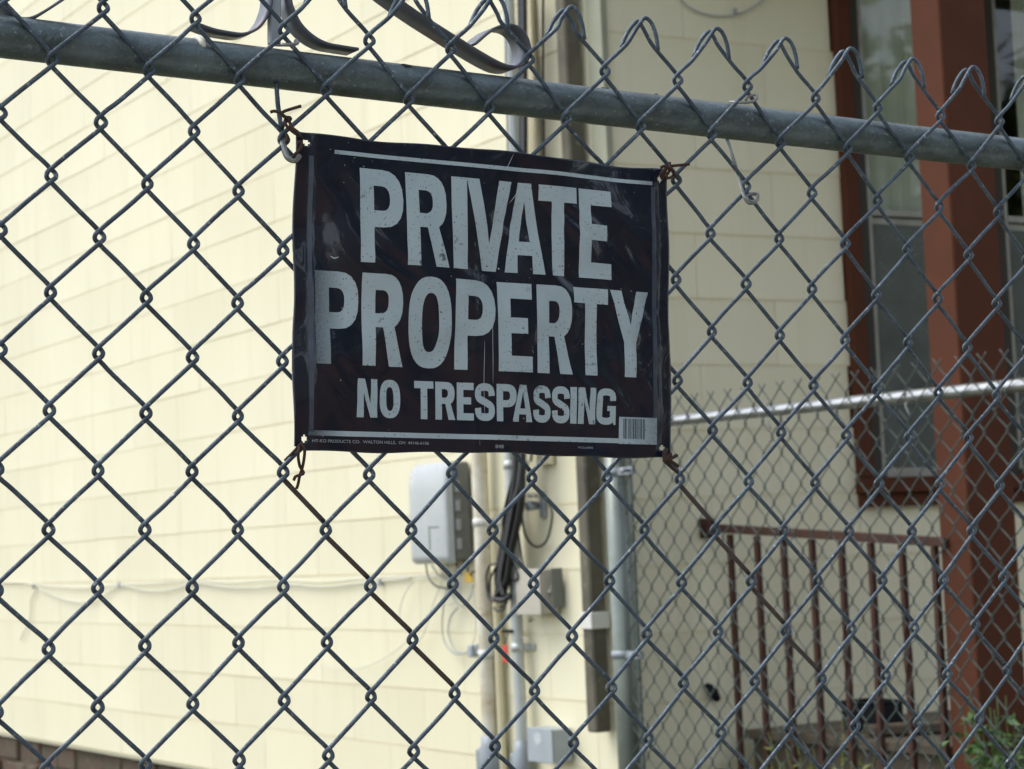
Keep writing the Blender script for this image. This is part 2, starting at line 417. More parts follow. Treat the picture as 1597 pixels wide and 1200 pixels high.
def shingle_mesh(s0, s1, z0, z1, D, Nn, ragged=None, seed=0):
    """one shingle: wedge, thick at the butt; the bottom edge carries attribute edge = 1"""
    rg = random.Random(seed)
    g = .0008
    a, c = s0 + g, s1 - g
    th = .0023 + rg.uniform(-.0006, .0008)
    zb = z0 + rg.uniform(-.0016, .0016); zb2 = zb + rg.uniform(-.0012, .0012)
    zt = z1 + .004
    tb = .0007
    n = 2
    vs = []
    def P(s, z, o): return CORNER + D * s + Nn * o + UP * z
    def xr(zf):                      # ragged right end at the trim
        return c
    # rows: bottom back, bottom front, 5mm up, 14mm up, top front, top back
    rows = [(0, -.010), (0, th), (.004, th), (.012, th - .0003), (1, tb), (1, -.010)]
    for k, (h, o) in enumerate(rows):
        for s, zz in ((a, zb), (c, zb2)):
            z = zt if h == 1 else zz + h
            s_ = s
            if ragged and s == c: s_ = s + rg.uniform(-.004, .004)
            vs.append(P(s_, z, o))
    fs = [(i * 2, i * 2 + 1, i * 2 + 3, i * 2 + 2) for i in range(5)] + [(10, 11, 1, 0), (0, 2, 4, 6, 8, 10), (1, 11, 9, 7, 5, 3)]
    me = bpy.data.meshes.new('shingle'); me.from_pydata([tuple(v) for v in vs], [], fs); me.update()
    bm = bmesh.new(); bm.from_mesh(me); bmesh.ops.recalc_face_normals(bm, faces=bm.faces); bm.to_mesh(me); bm.free()
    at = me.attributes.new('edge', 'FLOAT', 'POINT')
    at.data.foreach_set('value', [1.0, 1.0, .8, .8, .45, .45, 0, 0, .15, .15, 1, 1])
    return me
def lay(wall, D, Nn, s_start, s_end, zlo, zhi, W, phase, holes=None):
    k = 0
    for ci, (z0, z1) in enumerate(courses):
        ph = (ci % 2) * W * .5 + phase + random.uniform(-.02, .02)
        edges = [s_start]
        s = s_start + (W - ph % W)
        while s < s_end - .03:
            if s - edges[-1] > .05: edges.append(s)
            s += W
        edges.append(s_end)
        for a, c in zip(edges[:-1], edges[1:]):
            segs = [(a, c, z0, z1)]
            if holes:
                hs0, hs1, hz0, hz1 = holes
                out = []
                for (a_, c_, p, q) in segs:
                    if c_ <= hs0 or a_ >= hs1 or q <= hz0 + .002 or p >= hz1 - .002: out.append((a_, c_, p, q)); continue
                    if a_ < hs0: out.append((a_, hs0, p, q))
                    if c_ > hs1: out.append((hs1, c_, p, q))
                    if p < hz0 - .02: out.append((max(a_, hs0), min(c_, hs1), p, hz0 - .004))
                    if q > hz1 + .02: out.append((max(a_, hs0), min(c_, hs1), hz1, q))
                segs = out
            for (a_, c_, p, q) in segs:
                if c_ - a_ < .02: continue
                k += 1
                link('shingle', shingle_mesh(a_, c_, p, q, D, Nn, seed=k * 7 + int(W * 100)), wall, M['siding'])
    return k
lay(wall_l, DL, NL, .075, LEN_L, 0, 0, .61, .17)
lay(wall_r, DR, NR, .012, LEN_R, 0, 0, .61, .30, (TR_S0 + .006, TR_S1 - .006, TR_Z0 + .004, TR_Z1 - .004))
# corner board between the downspout and the corner
b = MB(); b.box(CORNER, DL, NL, UP, (-.012, .078), (-.01, .014), (ZBOT, ZTOP), .002)
o = b.build('corner_board', M['trimgrey'], house)
# foundation under both walls and the sill board
b = MB()
for D, Nn, ln in ((DL, NL, LEN_L), (DR, NR, LEN_R)):
    rg = random.Random(5)
    s = 0.0
    zrow = 0.0
    rows = 4; hh = (ZBOT - .02) / rows
    for r in range(rows):
        s = -.02 if r % 2 else .0
        while s < ln:
            wd = rg.uniform(.10, .34)
            b.box(CORNER, D, Nn, UP, (s, min(s + wd - .012, ln)), (-.16, -.040 + rg.uniform(-.022, .022)), (r * hh + .004 + rg.uniform(-.012, .012), (r + 1) * hh - .004 + rg.uniform(-.012, .0)), .012)
            s += wd
o = b.build('foundation', M['found'], house); o['kind'] = 'stuff'
b = MB()
b.box(CORNER, DL, NL, UP, (.03, LEN_L), (-.15, -.05), (0, ZBOT - .025)); b.box(CORNER, DR, NR, UP, (.03, LEN_R), (-.15, -.05), (0, ZBOT - .025))
b.build('mortar', M['found'], house)
# roof over the house
b = MB(); EAVE = ZTOP
b.box(CORNER, DL, DR, UP, (-.25, LEN_L + .2), (-.12, LEN_R + .2), (EAVE + .002, EAVE + .14))
b.build('roof', M['roofing'], house)
# dark room behind the window
b = MB()
rs0, rs1, rz0, rz1 = WIN_S0 - .5, WIN_S1 + .5, .6, 3.6
b.box(CORNER, DR, -NR, UP, (rs0, rs1), (1.6, 1.64), (rz0, rz1))
b.box(CORNER, DR, -NR, UP, (rs0 - .04, rs0), (.15, 1.6), (rz0, rz1)); b.box(CORNER, DR, -NR, UP, (rs1, rs1 + .04), (.15, 1.6), (rz0, rz1))
b.box(CORNER, DR, -NR, UP, (rs0, rs1), (.15, 1.6), (rz0 - .04, rz0)); b.box(CORNER, DR, -NR, UP, (rs0, rs1), (.15, 1.6), (rz1, rz1 + .04))
b.build('room', M['inside'], house)

# ------------------------------------------------------------------ the double window
win = bpy.data.objects.new('window', None); COL.objects.link(win); win.parent = house
def wb(name, m, boxes, ch=.002, parent=None):
    b = MB()
    for x, y, z in boxes: b.box(CORNER, DR, NR, UP, x, y, z, ch)
    return link(name, b.mesh(name), win, m)
wb('casing', M['red'], [((TR_S0, WIN_S0), (-.02, .034), (TR_Z0 + .10, TR_Z1))])
wb('casing', M['red'], [((WIN_S1, TR_S1), (-.02, .034), (TR_Z0 + .10, TR_Z1))])
wb('head_casing', M['red'], [((WIN_S0 + .001, WIN_S1 - .001), (-.02, .034), (WIN_Z1, TR_Z1))])
wb('sill', M['red'], [((TR_S0 - .004, TR_S1 + .004), (-.02, .048), (TR_Z0 + .045, TR_Z0 + .098)), ((TR_S0 + .004, TR_S1 - .004), (-.02, .030), (TR_Z0, TR_Z0 + .043))])
MID = (WIN_S0 + WIN_S1) / 2
MULL = .035
wb('mullion', M['red'], [((MID - MULL, MID + MULL), (-.05, .030), (WIN_Z0 + .001, WIN_Z1 - .001))])
ZMEET = RW(1395, 333)[2]
for a, c in ((WIN_S0, MID - MULL), (MID + MULL, WIN_S1)):
    # stop, then grey storm frame
    wb('window_stop', M['darkgap'], [((a + .001, a + .052), (-.06, .012), (WIN_Z0 + .002, WIN_Z1 - .002)), ((c - .022, c - .001), (-.06, .012), (WIN_Z0 + .002, WIN_Z1 - .002))])
    a2, c2 = a + .054, c - .024
    fr = [((a2, a2 + .02), (-.045, .004), (WIN_Z0 + .03, WIN_Z1 - .01)), ((c2 - .02, c2), (-.045, .004), (WIN_Z0 + .03, WIN_Z1 - .01)),
          ((a2 + .021, c2 - .021), (-.045, .002), (WIN_Z1 - .03, WIN_Z1 - .011))]
    wb('frame', M['frame'], fr)
    wb('bottom_rail', M['frame'], [((a2 + .021, c2 - .021), (-.045, .006), (WIN_Z0 + .004, WIN_Z0 + .045))])
    wb('meeting_rail', M['frame'], [((a2 + .021, c2 - .021), (-.035, .004), (ZMEET - .012, ZMEET + .012)), ((a2 + .021, c2 - .021), (-.035, -.012), (ZMEET - .040, ZMEET - .014))])
    wb('glass_pane', M['glass'], [((a2 + .021, c2 - .021), (-.020, -.017), (ZMEET + .013, WIN_Z1 - .031))], 0)
    wb('glass_pane', M['glass'], [((a2 + .021, c2 - .021), (-.030, -.027), (WIN_Z0 + .046, ZMEET - .041))], 0)
    wb('insect_screen', M['screen'], [((a2 + .021, c2 - .021), (-.008, -.007), (WIN_Z0 + .046, ZMEET - .041))], 0)
# net curtains behind the upper panes
for a, c in ((WIN_S0, MID - .10), (MID + .22, WIN_S1)):
    b = MB(); n = 60; vs = []
    for zz in (ZMEET - .30, WIN_Z1 - .02):
        for i in range(n + 1):
            t = i / n; s_ = a + .02 + (c - a - .02) * t
            vs.append(CORNER + DR * s_ - NR * (.052 + .010 * math.sin(t * 34) + .005 * math.sin(t * 61 + 1) + (.01 if zz < 2 else 0)) + UP * zz)
    b.add(vs, [(i, i + 1, n + 2 + i, n + 1 + i) for i in range(n)], True)
    link('curtain', b.mesh('curtain'), win, M['curtain'])

# ------------------------------------------------------------------ porch: floor, post, roof
_p = RW(1100, 825, 0); R0 = r_s(_p)
def RS(px, py, sR):            # point on the vertical plane through RP(sR) running along the left wall's direction
    return hit(px, py, RP(sR, 0), NL)
PS = RS(1510, 830, R0)         # the post stands on the railing's line
P_OUT = float((PS - CORNER) @ NR)
porch = empty('porch', RP(R0, 0), 'wooden porch with red-brown square post, roof and grey floor boards by the window', 'porch')
front_l = hit(1490, 400, RP(0, 0, P_OUT), NR)     # front face of the post: left and right edges
a_s = r_s(hit(1472 + .05 * 400 - 5, 400, RP(0, 0, P_OUT), NR)); c_s = r_s(hit(1545 + 15, 400, RP(0, 0, P_OUT), NR))
ZPR = 3.86
POSTD = .125
ZFL = hit(1400, 1140, RP(0, 0, .5), NR)[2]
b = MB(); b.box(CORNER, DR, NR, UP, (a_s, c_s), (P_OUT - POSTD, P_OUT), (ZFL - .30, ZPR), .004)
o = b.build('post', M['red'], porch)
# floor boards run along the front wall
nb = 9; bw = (P_OUT + .02) / nb
for k in range(nb):
    b = MB(); rgz = random.uniform(-.002, .002)
    b.box(CORNER, DR, NR, UP, (R0 + .09 + random.uniform(-.012, .012), LEN_R - .2), (.04 + k * bw, .04 + (k + 1) * bw - .006), (ZFL - .03 + rgz, ZFL + rgz), .003)
    b.build('floor_board', M['plank'], porch)
b = MB()
b.box(CORNER, DR, NR, UP, (R0 + .12, R0 + .16), (.04, P_OUT - .02), (ZFL - .20, ZFL - .034), .003)
b.box(CORNER, DR, NR, UP, (R0 + .162, LEN_R - .2), (P_OUT - .05, P_OUT - .01), (ZFL - .20, ZFL - .034), .003)
b.build('rim_joist', M['plank'], porch)
b = MB(); b.box(CORNER, DR, NR, UP, (R0 - .15, LEN_R - .1), (.02, P_OUT + .18), (ZPR + .002, ZPR + .05)); b.build('ceiling', M['soffit'], porch)
b = MB(); b.box(CORNER, DR, NR, UP, (R0 - .2, LEN_R), (.02, P_OUT + .25), (ZPR + .052, ZPR + .2)); b.build('roof', M['roofing'], porch)
b = MB(); b.box(CORNER, DR, NR, UP, (LEN_R - .4, LEN_R - .27), (P_OUT - POSTD, P_OUT), (0, ZPR), .004); b.build('post', M['red'], porch)
# loose old board lying on the floor edge
ob = empty('loose_board', RP(R0 + .3, ZFL + .01, .7), 'weathered plank lying loose on the porch floor behind the railing', 'plank')
b = MB(); e1 = DR * .93 + NR * .36; e2 = np.cross(UP, e1)
b.box(RP(R0 + .15, ZFL + .004, .62), e1, e2, UP, (0, 1.25), (0, .09), (0, .03), .004); b.build('board', M['plank'], ob)
# black crate on the porch
cp = hit(1388, 1148, RP(0, 0, .52), NR)
cr = empty('black_crate', (cp[0], cp[1], ZFL + .006), 'small black plastic crate sitting on the porch floor against the wall', 'crate')
b = MB(); o_ = np.array([cp[0], cp[1], ZFL + .006])
W_, H_, D_ = .115, .085, .16
for x, y, z in (((-W_ / 2, W_ / 2), (-D_, 0), (0, .006)), ((-W_ / 2, -W_ / 2 + .005), (-D_, 0), (.006, H_)), ((W_ / 2 - .005, W_ / 2), (-D_, 0), (.006, H_)), ((-W_ / 2 + .005, W_ / 2 - .005), (-.005, 0), (.006, H_ - .012)), ((-W_ / 2 + .005, W_ / 2 - .005), (-D_, -D_ + .005), (.006, H_))):
    b.box(o_, DR, NR, UP, x, y, z, .001)
b.build('crate_body', M['blackb'], cr)
b = MB()
for yy in (0, -D_): b.tube([o_ + DR * (-W_ / 2 - .004) + NR * (yy * .98) + UP * H_, o_ + DR * (W_ / 2 + .004) + NR * (yy * .98) + UP * H_], .006, 8)
for xx in (-1, 1): b.tube([o_ + DR * (xx * W_ / 2) + NR * .0 + UP * H_, o_ + DR * (xx * W_ / 2) + NR * (-D_) + UP * H_], .006, 8)
b.build('rim', M['blackb'], cr)

# ------------------------------------------------------------------ porch railing
rail = empty('porch_railing', RP(R0, ZFL), 'rusty red-brown porch railing with eight thin balusters, left of the porch post', 'railing')
xs_top = [1138, 1180, 1221, 1265.5, 1311.5, 1357.5, 1406, 1457]
def rt(px): return 825 + (px - 1100) * .0560
A0, A1 = RS(1099, 823, R0), RS(1478, 846, R0)
b = MB(); b.box(A0, (A1 - A0) / np.linalg.norm(A1 - A0), NL, UP, (-.01, np.linalg.norm(A1 - A0)), (-.014, .014), (-.013, .013), .002)
b.build('top_rail', M['redrail'], rail)
for px in xs_top:
    top = RS(px, rt(px), R0)
    b = MB(); nseg = 26; pts = []; 
    zb = ZFL - .12 - .0 * px
    c0 = np.array([top[0], top[1], 0]); zt_ = top[2] - .0135; k_ = xs_top.index(px)
    lv = [(zb, 0, 1)] + ([(zb + (zt_ - zb) * (.38 + .30 * q / 16), math.pi * q / 16, 1 + .16 * math.sin(math.pi * q / 16)) for q in range(17)] if k_ % 2 == 0 and k_ else []) + [(zt_, math.pi, 1)]
    vs = [c0 + (DL * math.cos(a + math.pi / 4 + m_ * math.pi / 2) + NL * math.sin(a + math.pi / 4 + m_ * math.pi / 2)) * .0118 * f_ + UP * z for z, a, f_ in lv for m_ in range(4)]
    n_ = len(lv)
    if n_ == 2: vs = vs[:4] + [v + UP * (zt_ - zb) for v in vs[:4]]
    b.add(vs, [(q * 4 + m_, q * 4 + (m_ + 1) % 4, q * 4 + 4 + (m_ + 1) % 4, q * 4 + 4 + m_) for q in range(n_ - 1) for m_ in range(4)] + [(0, 1, 2, 3), (n_ * 4 - 1, n_ * 4 - 2, n_ * 4 - 3, n_ * 4 - 4)])
    b.build('baluster', M['redrail'], rail)
bz = ZFL - .12
b = MB(); b.box(np.array([A0[0], A0[1], bz]), NR, NL, UP, (.0, float((A1 - A0) @ NR)), (-.013, .013), (-.024, -.001), .002)
b.build('bottom_rail', M['redrail'], rail)
b = MB(); b.box(RP(R0, A0[2], 0), DR, NR, UP, (-.03, .03), (.008, .016), (-.035, .03), .002); b.build('wall_bracket', M['redrail'], rail)

# ------------------------------------------------------------------ downspout
def Ls(px, py, off=0): return l_s(L(px, py, off))
OFFD = .076
s_a, s_b = Ls(891, 600, OFFD), Ls(906, 600, OFFD)
s_lo, s_hi = min(s_a, s_b), max(s_a, s_b)
zb = L(925, 1143, OFFD)[2]
dn = empty('downspout', LP((s_lo + s_hi) / 2, zb, .045), 'square weathered grey-brown downspout with a white strap, beside the house corner', 'downspout')
b = MB(); b.box(CORNER, DL, NL, UP, (s_lo, s_hi), (.018, OFFD), (zb, ZTOP - .05), .006); b.build('pipe', M['down'], dn)
zs_ = L(925, 968, OFFD)[2]
for zz in (zs_, zs_ + 3.1):
    b = MB(); b.box(CORNER, DL, NL, UP, (s_lo - .006, s_hi + .006), (.010, OFFD + .005), (zz - .028, zz + .026), .002); b.build('strap', M['strap'], dn)

# ------------------------------------------------------------------ conduits on the left wall
def vpipe(name, label, cat, px_top, py_top, off, r, z0, z1, m, group=None, bands=(), bandm=None, cap=None):
    s = Ls(px_top, py_top, off)
    e = empty(name, LP(s, z0, off), label, cat, 'conduits on the bright wall')
    b = MB(); zz = np.linspace(z0, z1, 14); rg = random.Random(int(px_top))
    b.tube([LP(s + rg.uniform(-.0015, .0015), z, off) for z in zz], r, 16); b.build('pipe', m, e)
    for zb_ in bands:
        b = MB(); b.lathe(LP(s, zb_, off), UP, [(-.014, r + .003), (.014, r + .003)], 18); b.box(LP(s, zb_, 0), DL, NL, UP, (-r - .03, r + .03), (.003, .010), (-.012, .012), .001)
        b.build('clamp', bandm or m, e)
    if cap:
        b = MB(); b.lathe(LP(s, cap, off), UP, [(-.20, r + .014), (-.015, r + .014), (0, r + .006), (.03, r + .005)], 18)
        b.box(LP(s, cap, off), DL, NL, UP, (r * .4, r + .04), (-r * .9, r * .9), (-.20, -.015), .006); b.build('end_fitting', M['fitting'], e)
    return s
zc1 = L(757, 1160, .04)[2]
vpipe('conduit', 'pale stained conduit with bright edge, just right of the grey utility box', 'conduit', 753, 860, .05, .029, zc1 - .15, L(745, 470, .05)[2], M['conduit_w'], bands=(L(750, 815, .05)[2], L(757, 1020, .05)[2]), bandm=M['strap'], cap=zc1)
vpipe('conduit', 'thin cream pipe between the stained conduit and the grey conduit', 'conduit', 777, 1010, .03, .014, zc1 - .3, L(777, 880, .03)[2], M['trimc'])
zc2 = L(806, 1168, .04)[2]
vpipe('conduit', 'straight grey conduit behind the black cable bundle', 'conduit', 797, 760, .045, .021, zc2 - .15, L(790, 470, .05)[2], M['conduit_g'], bands=(L(797, 725, .05)[2], L(806, 1010, .05)[2]), bandm=M['conduit_g'], cap=zc2)
vpipe('conduit', 'upper length of grey conduit above the sign, with black cables along its right side', 'conduit', 807, 330, .045, .021, L(800, 600, .05)[2], ZTOP - .02, M['conduit_g'])
# flat pale boards behind the cables
b = MB(); sa, sb = Ls(850, 300), Ls(828, 300); b.box(CORNER, DL, NL, UP, (min(sa, sb), max(sa, sb)), (.009, .024), (L(835, 728)[2], ZTOP), .002)
o = b.build('cable_board', M['trimc']); tag(o, 'narrow cream board running up the wall beside the black cables', 'board')
# black cable bundle
def wirepath(pts, off, sub=8):
    return smooth_path([L(x, y, off + (o[0] if o else 0)) for (x, y, *o) in pts], sub)
bun = empty('cable_bundle', L(795, 930, .05), 'thick bundle of black cables hanging over the grey conduit, looped at its end', 'cables')
rg = random.Random(11)
for k in range(14):
    dx = rg.uniform(-8, 8); dx2 = rg.uniform(-13, 11); ex = rg.uniform(-6, 8)
    pts = [(813 + dx * .6, -30), (814 + dx * .6, 120), (814 + dx * .6, 260), (812 + dx * .7, 500), (808 + dx, 720), (803 + dx2, 790), (790 + dx2 * .8, 860), (783 + dx2 * .8, 905), (779 + ex, 930)]
    b = MB(); b.tube(wirepath(pts,   .065 + k * .0035), rg.uniform(.006, .0105), 8); b.build('cable', M['black'], bun)
for pts in ([(806, 720), (786, 800), (782, 870), (762, 885), (759, 915), (766, 938), (782, 930)], [(808, 735), (800, 830), (798, 870), (808, 900), (796, 905), (780, 880), (766, 900), (763, 925), (776, 940)],
            [(812, 740), (806, 800), (812, 860), (816, 885)], [(790, 930), (786, 950), (776, 953), (770, 948)], [(792, 925), (790, 940), (780, 948)]):
    b = MB(); b.tube(wirepath(pts, .09), .0042, 8); b.build('cable', M['black'], bun)
b = MB(); b.tube(wirepath([(772, 934), (785, 936), (795, 930)], .105), .010, 8); b.build('tape', M['black'], bun)
o = MB(); o.tube(wirepath([(847, -30), (847, 120), (848, 240), (846, 420), (840, 600), (828, 720)], .03), .0045, 8); o = o.build('single_cable', M['black']); tag(o, 'thin black cable running straight up the wall beside the downspout', 'cable')
o = MB(); o.tube(wirepath([(788, -30), (789, 100), (792, 240), (790, 420), (786, 600)], .075), .003, 6); o = o.build('single_cable', M['black']); tag(o, 'thin black cable along the left edge of the grey conduit top', 'cable')
# hanging loop of cable and its clamp bracket
o = MB(); o.tube(wirepath([(812, 745), (813, 790), (818, 830), (828, 848), (840, 853), (852, 844), (859, 822), (861, 800), (856, 786), (848, 776)], .05), .0042, 8); o = o.build('hanging_cable', M['black']); tag(o, 'slim black cable hanging in a round loop under the small bracket', 'cable')
o = MB(); o.tube(wirepath([(812, 788), (822, 786), (832, 785), (840, 790)], .045), .003, 6); o = o.build('hanging_cable', M['black']); tag(o, 'short dark cable joining the small bracket to the bundle', 'cable')
br = empty('cable_bracket', L(845, 787, .01), 'small grey metal clamp bracket on the shingles above the cable loop', 'bracket')
s = Ls(851, 787); zq = L(851, 787)[2]
b = MB(); b.box(LP(s, zq), DL, NL, UP, (-.016, .016), (.010, .016), (-.045, .045), .002); b.build('back_plate', M['fitting'], br)
b = MB(); b.lathe(LP(s + .03, zq - .002, .040), NL, [(-.026, .014), (.0, .018), (.012, .018), (.016, .010)], 14); b.build('roller', M['greysteel'], br)
b = MB(); b.lathe(LP(s + .03, zq + .032, .035), NL, [(-.02, .008), (.012, .009)], 10); b.build('bolt', M['strap'], br)

# ------------------------------------------------------------------ grey utility box
OB = .115
s1 = Ls(637, 800, OB); s0 = Ls(696, 800, OB)
zt, zb2 = L(670, 722, OB)[2], L(670, 880, OB)[2]
ub = empty('utility_box', LP((s0 + s1) / 2, zb2, 0), 'grey rounded utility box with a darker side, mounted on the bright wall', 'utility box')
b = MB(); b.box(CORNER, DL, NL, UP, (s0 + .004, s1 - .004), (.010, .084), (zb2 + .008, zt - .002), .008); b.build('housing', M['dark_box'], ub)  # darker than the cover to stand in for shade on this side
# cover with a rounded top and bulging front, profile in (height, depth)
pr = []
H = zt - zb2
for k in range(9): a = k / 8 * math.pi / 2; pr.append((zb2 + .03 - .03 * math.cos(a) * 1.0, .086 + (OB - .086) * math.sin(a)))
for k in range(11): a = k / 10 * math.pi / 2; pr.append((zt - .10 + .10 * math.sin(a), .086 + (OB - .086) * math.cos(a)))
nx = 14; vs = []
for z, d in pr:
    for i in range(nx + 1):
        t = i / nx; ed = min(t, 1 - t) * nx
        rd = 1 - .18 * max(0, 1 - ed / 1.6) ** 2
        vs.append(LP(s0 + (s1 - s0) * t, z - (.012 * max(0, 1 - ed / 2.0) ** 2 if z > zt - .06 else 0), .086 + (d - .086) * rd))
m_ = len(pr); fs = [(j * (nx + 1) + i, j * (nx + 1) + i + 1, (j + 1) * (nx + 1) + i + 1, (j + 1) * (nx + 1) + i) for j in range(m_ - 1) for i in range(nx)]
fs.append(tuple(j * (nx + 1) for j in range(m_))); fs.append(tuple(j * (nx + 1) + nx for j in range(m_))[::-1])
fs.append(tuple(range(nx + 1))); fs.append(tuple((m_ - 1) * (nx + 1) + i for i in range(nx + 1))[::-1])
b = MB(); b.add(vs, fs, False); cv = b.build('cover', M['grey_box'], ub)
for p in cv.data.polygons: p.use_smooth = len(p.vertices) == 4
for zz in np.linspace(zb2 + .07, zt - .09, 4):
    b = MB(); b.box(CORNER, DL, NL, UP, (s0 - .008, s0 + .0035), (.060, .078), (zz - .022, zz + .018), .002); b.build('hinge', M['hinge'], ub)
sl = s0 + (s1 - s0) * .45
b = MB(); b.box(CORNER, DL, NL, UP, (sl, sl + .004), (OB - .002, OB + .002), (zb2 + .05, zb2 + .135), 0); b.box(CORNER, DL, NL, UP, (sl - .07, sl - .005), (OB - .002, OB + .0015), (zb2 + .13, zb2 + .134), 0); b.build('moulded_line', M['dark_box'], ub)
# cables leaving the box
i = 0
for pts, r, m_, lb in (([(664, 878), (668, 900), (680, 914), (700, 918), (712, 912)], .0035, 'black', 'black cable curving out of the bottom of the grey utility box'),
                       ([(672, 880), (685, 898), (697, 905), (705, 925), (712, 940), (722, 945), (735, 928), (738, 912)], .0028, 'greycable', 'grey cable looping below the grey utility box to the conduit'),
                       ([(698, 876), (700, 900), (706, 912), (712, 880)], .003, 'greycable', 'short grey cable rising back into the grey utility box'),
                       ([(708, 874), (716, 888), (720, 896)], .003, 'black', 'short black cable from the box to the yellow tag'),
                       ([(722, 872), (729, 886), (731, 896)], .0034, 'black', 'thicker black cable entering behind the yellow tag'),
                       ([(703, 900), (692, 945), (690, 985), (697, 1008), (712, 1020), (732, 1018)], .0032, 'greycable', 'outer grey cable coil hanging below the box to the wall clip'),
                       ([(714, 948), (703, 962), (699, 985), (706, 1008), (718, 1019), (732, 1016)], .0032, 'greycable', 'inner grey cable coil hanging below the box to the wall clip'),
                       ([(738, 920), (742, 960), (741, 990), (737, 1005)], .0022, 'palecable', 'thin pale wire dropping beside the stained conduit to the clip'),
                       ([(716, 876), (718, 905), (716, 930), (700, 944)], .0024, 'palecable', 'thin pale wire falling from the box into the coils'),
                       ([(690, 897), (660, 902), (642, 910), (628, 935), (623, 965), (633, 988), (645, 1002), (660, 990), (680, 930), (690, 905)], .002, 'palecable', 'thin wire hanging in a wide open loop left of the box'),
                       ([(635, 1000), (610, 1020), (575, 1038), (540, 1044), (500, 1038), (488, 1030)], .002, 'palecable', 'thin wire sagging low across the bright shingles')):
    b = MB(); b.tube(wirepath(pts, .03), r, 6); o = b.build('loose_cable', M[m_]); tag(o, lb, 'cable', 'loose cables on the bright wall')
yt = empty('yellow_tag', L(732, 902, .06), 'small yellow tag tied to the cables under the grey utility box', 'tag')
s = Ls(731, 901, .05); zq = L(731, 901, .05)[2]
b = MB(); b.box(LP(s, zq), DL, NL, UP, (-.030, .030), (.048, .052), (-.018, .018), .001); b.build('tag_plate', M['yellow'], yt)
b = MB(); b.tube([LP(s - .02, zq + .01, .055), LP(s - .05, zq + .02, .06), LP(s - .09, zq + .018, .06)], .004, 6); b.build('tie', M['black'], yt)
ck = empty('cable_clip', L(737, 1016, .02), 'grey wall clip where the two hanging cable coils end', 'clip')
s = Ls(738, 1016, .03); zq = L(738, 1016, .03)[2]
b = MB(); b.box(LP(s, zq), DL, NL, UP, (-.012, .020), (.010, .045), (-.022, .022), .004); b.box(LP(s, zq), DL, NL, UP, (-.030, -.014), (.012, .03), (-.010, .026), .003); b.build('clip_body', M['greysteel'], ck)
# long pale cables strung along the wall with clips
for pts, lb in (([(-20, 910), (30, 909), (55, 912), (95, 916), (140, 917), (188, 912), (240, 910), (300, 906), (360, 909), (430, 905), (500, 908), (560, 903), (640, 899), (690, 897)], 'upper pale cable strung level across the bright shingles to the utility box'),
                ([(62, 918), (90, 932), (120, 939), (150, 937), (175, 920), (192, 914), (225, 921), (262, 921), (305, 910), (350, 916), (400, 917), (450, 912), (505, 916), (570, 909), (640, 902)], 'lower pale cable sagging between clips across the bright shingles'),
                ([(58, 918), (49, 935), (47, 965), (38, 985), (32, 998)], 'cut end of pale cable hanging down near the left edge of the wall')):
    b = MB(); b.tube(wirepath(pts, .014, 5), .0034, 6); o = b.build('strung_cable', M['palecable']); tag(o, lb, 'cable', 'loose cables on the bright wall')
for px, py, lb in ((56, 915, 'leftmost cable staple, where the cut end hangs from the bright wall'), (190, 912, 'middle cable staple holding both pale cables'), (598, 908, 'cable staple nearest the grey utility box')):
    s = Ls(px, py); zq = L(px, py)[2]
    b = MB(); b.box(LP(s, zq), DL, NL, UP, (-.010, .010), (.009, .020), (-.012, .012), .002); o = b.build('cable_staple', M['fitting']); tag(o, lb, 'staple', 'cable staples')

# ------------------------------------------------------------------ beige box, grey box and red tag at the conduits
def bbox_(name, label, cat, xl, xm, yt_, yb_, off, m, side=None, ch=.003):
    s0_, s1_ = Ls(xm, (yt_ + yb_) / 2, off), Ls(xl, (yt_ + yb_) / 2, off)
    za, zb_ = L((xl + xm) / 2, yb_, off)[2], L((xl + xm) / 2, yt_, off)[2]
    e = empty(name, LP((s0_ + s1_) / 2, za, 0), label, cat)
    b = MB(); b.box(CORNER, DL, NL, UP, (s0_, s1_), (.012, off - .004), (za, zb_), ch); b.build('box_body', m, e)
    b = MB(); b.box(CORNER, DL, NL, UP, (s0_ - .003, s1_ + .003), (off - .0035, off + .002), (za - .003, zb_ + .003), .0015); b.build('lid', m, e)
    return e, s0_, s1_, za, zb_
mb, s0, s1, za, zb_ = bbox_('junction_box', 'beige steel junction box with a broken edge, right of the black cable bundle', 'junction box', 806, 842, 889, 958, .085, M['meter'])
b = MB()
rg = random.Random(4)
for k in range(7): zz = zb_ - .03 - k * .014; b.box(CORNER, DL, NL, UP, (s0 - .024 + rg.uniform(-.004, .004), s0 - .001), (.015, .052 + rg.uniform(-.014, .012)), (zz - .008, zz + .005), .002)
b.build('terminal_strip', M['meter'], mb)
b = MB(); b.box(CORNER, DL, NL, UP, (s0 - .030, s0 - .0255), (.012, .055), (za + .02, zb_ + .002), .001); b.build('side_flap', M['dark_box'], mb)
for k, (x0_, y0_, x1_, y1_, x2_, y2_) in enumerate(((828, 962, 826, 970, 832, 966), (845, 960, 853, 985, 838, 995), (812, 960, 800, 985, 824, 998))):
    b = MB(); b.tube(wirepath([(x0_, y0_), (x1_, y1_), (x2_, y2_)], .04), .002, 6); b.build('wire', M['black'] if k == 0 else M['palecable'], mb)
gb, s0, s1, za, zb_ = bbox_('grey_box', 'small blue-grey steel box low on the wall, left of the downspout foot', 'electrical box', 824, 861, 1137, 1188, .09, M['greysteel'])
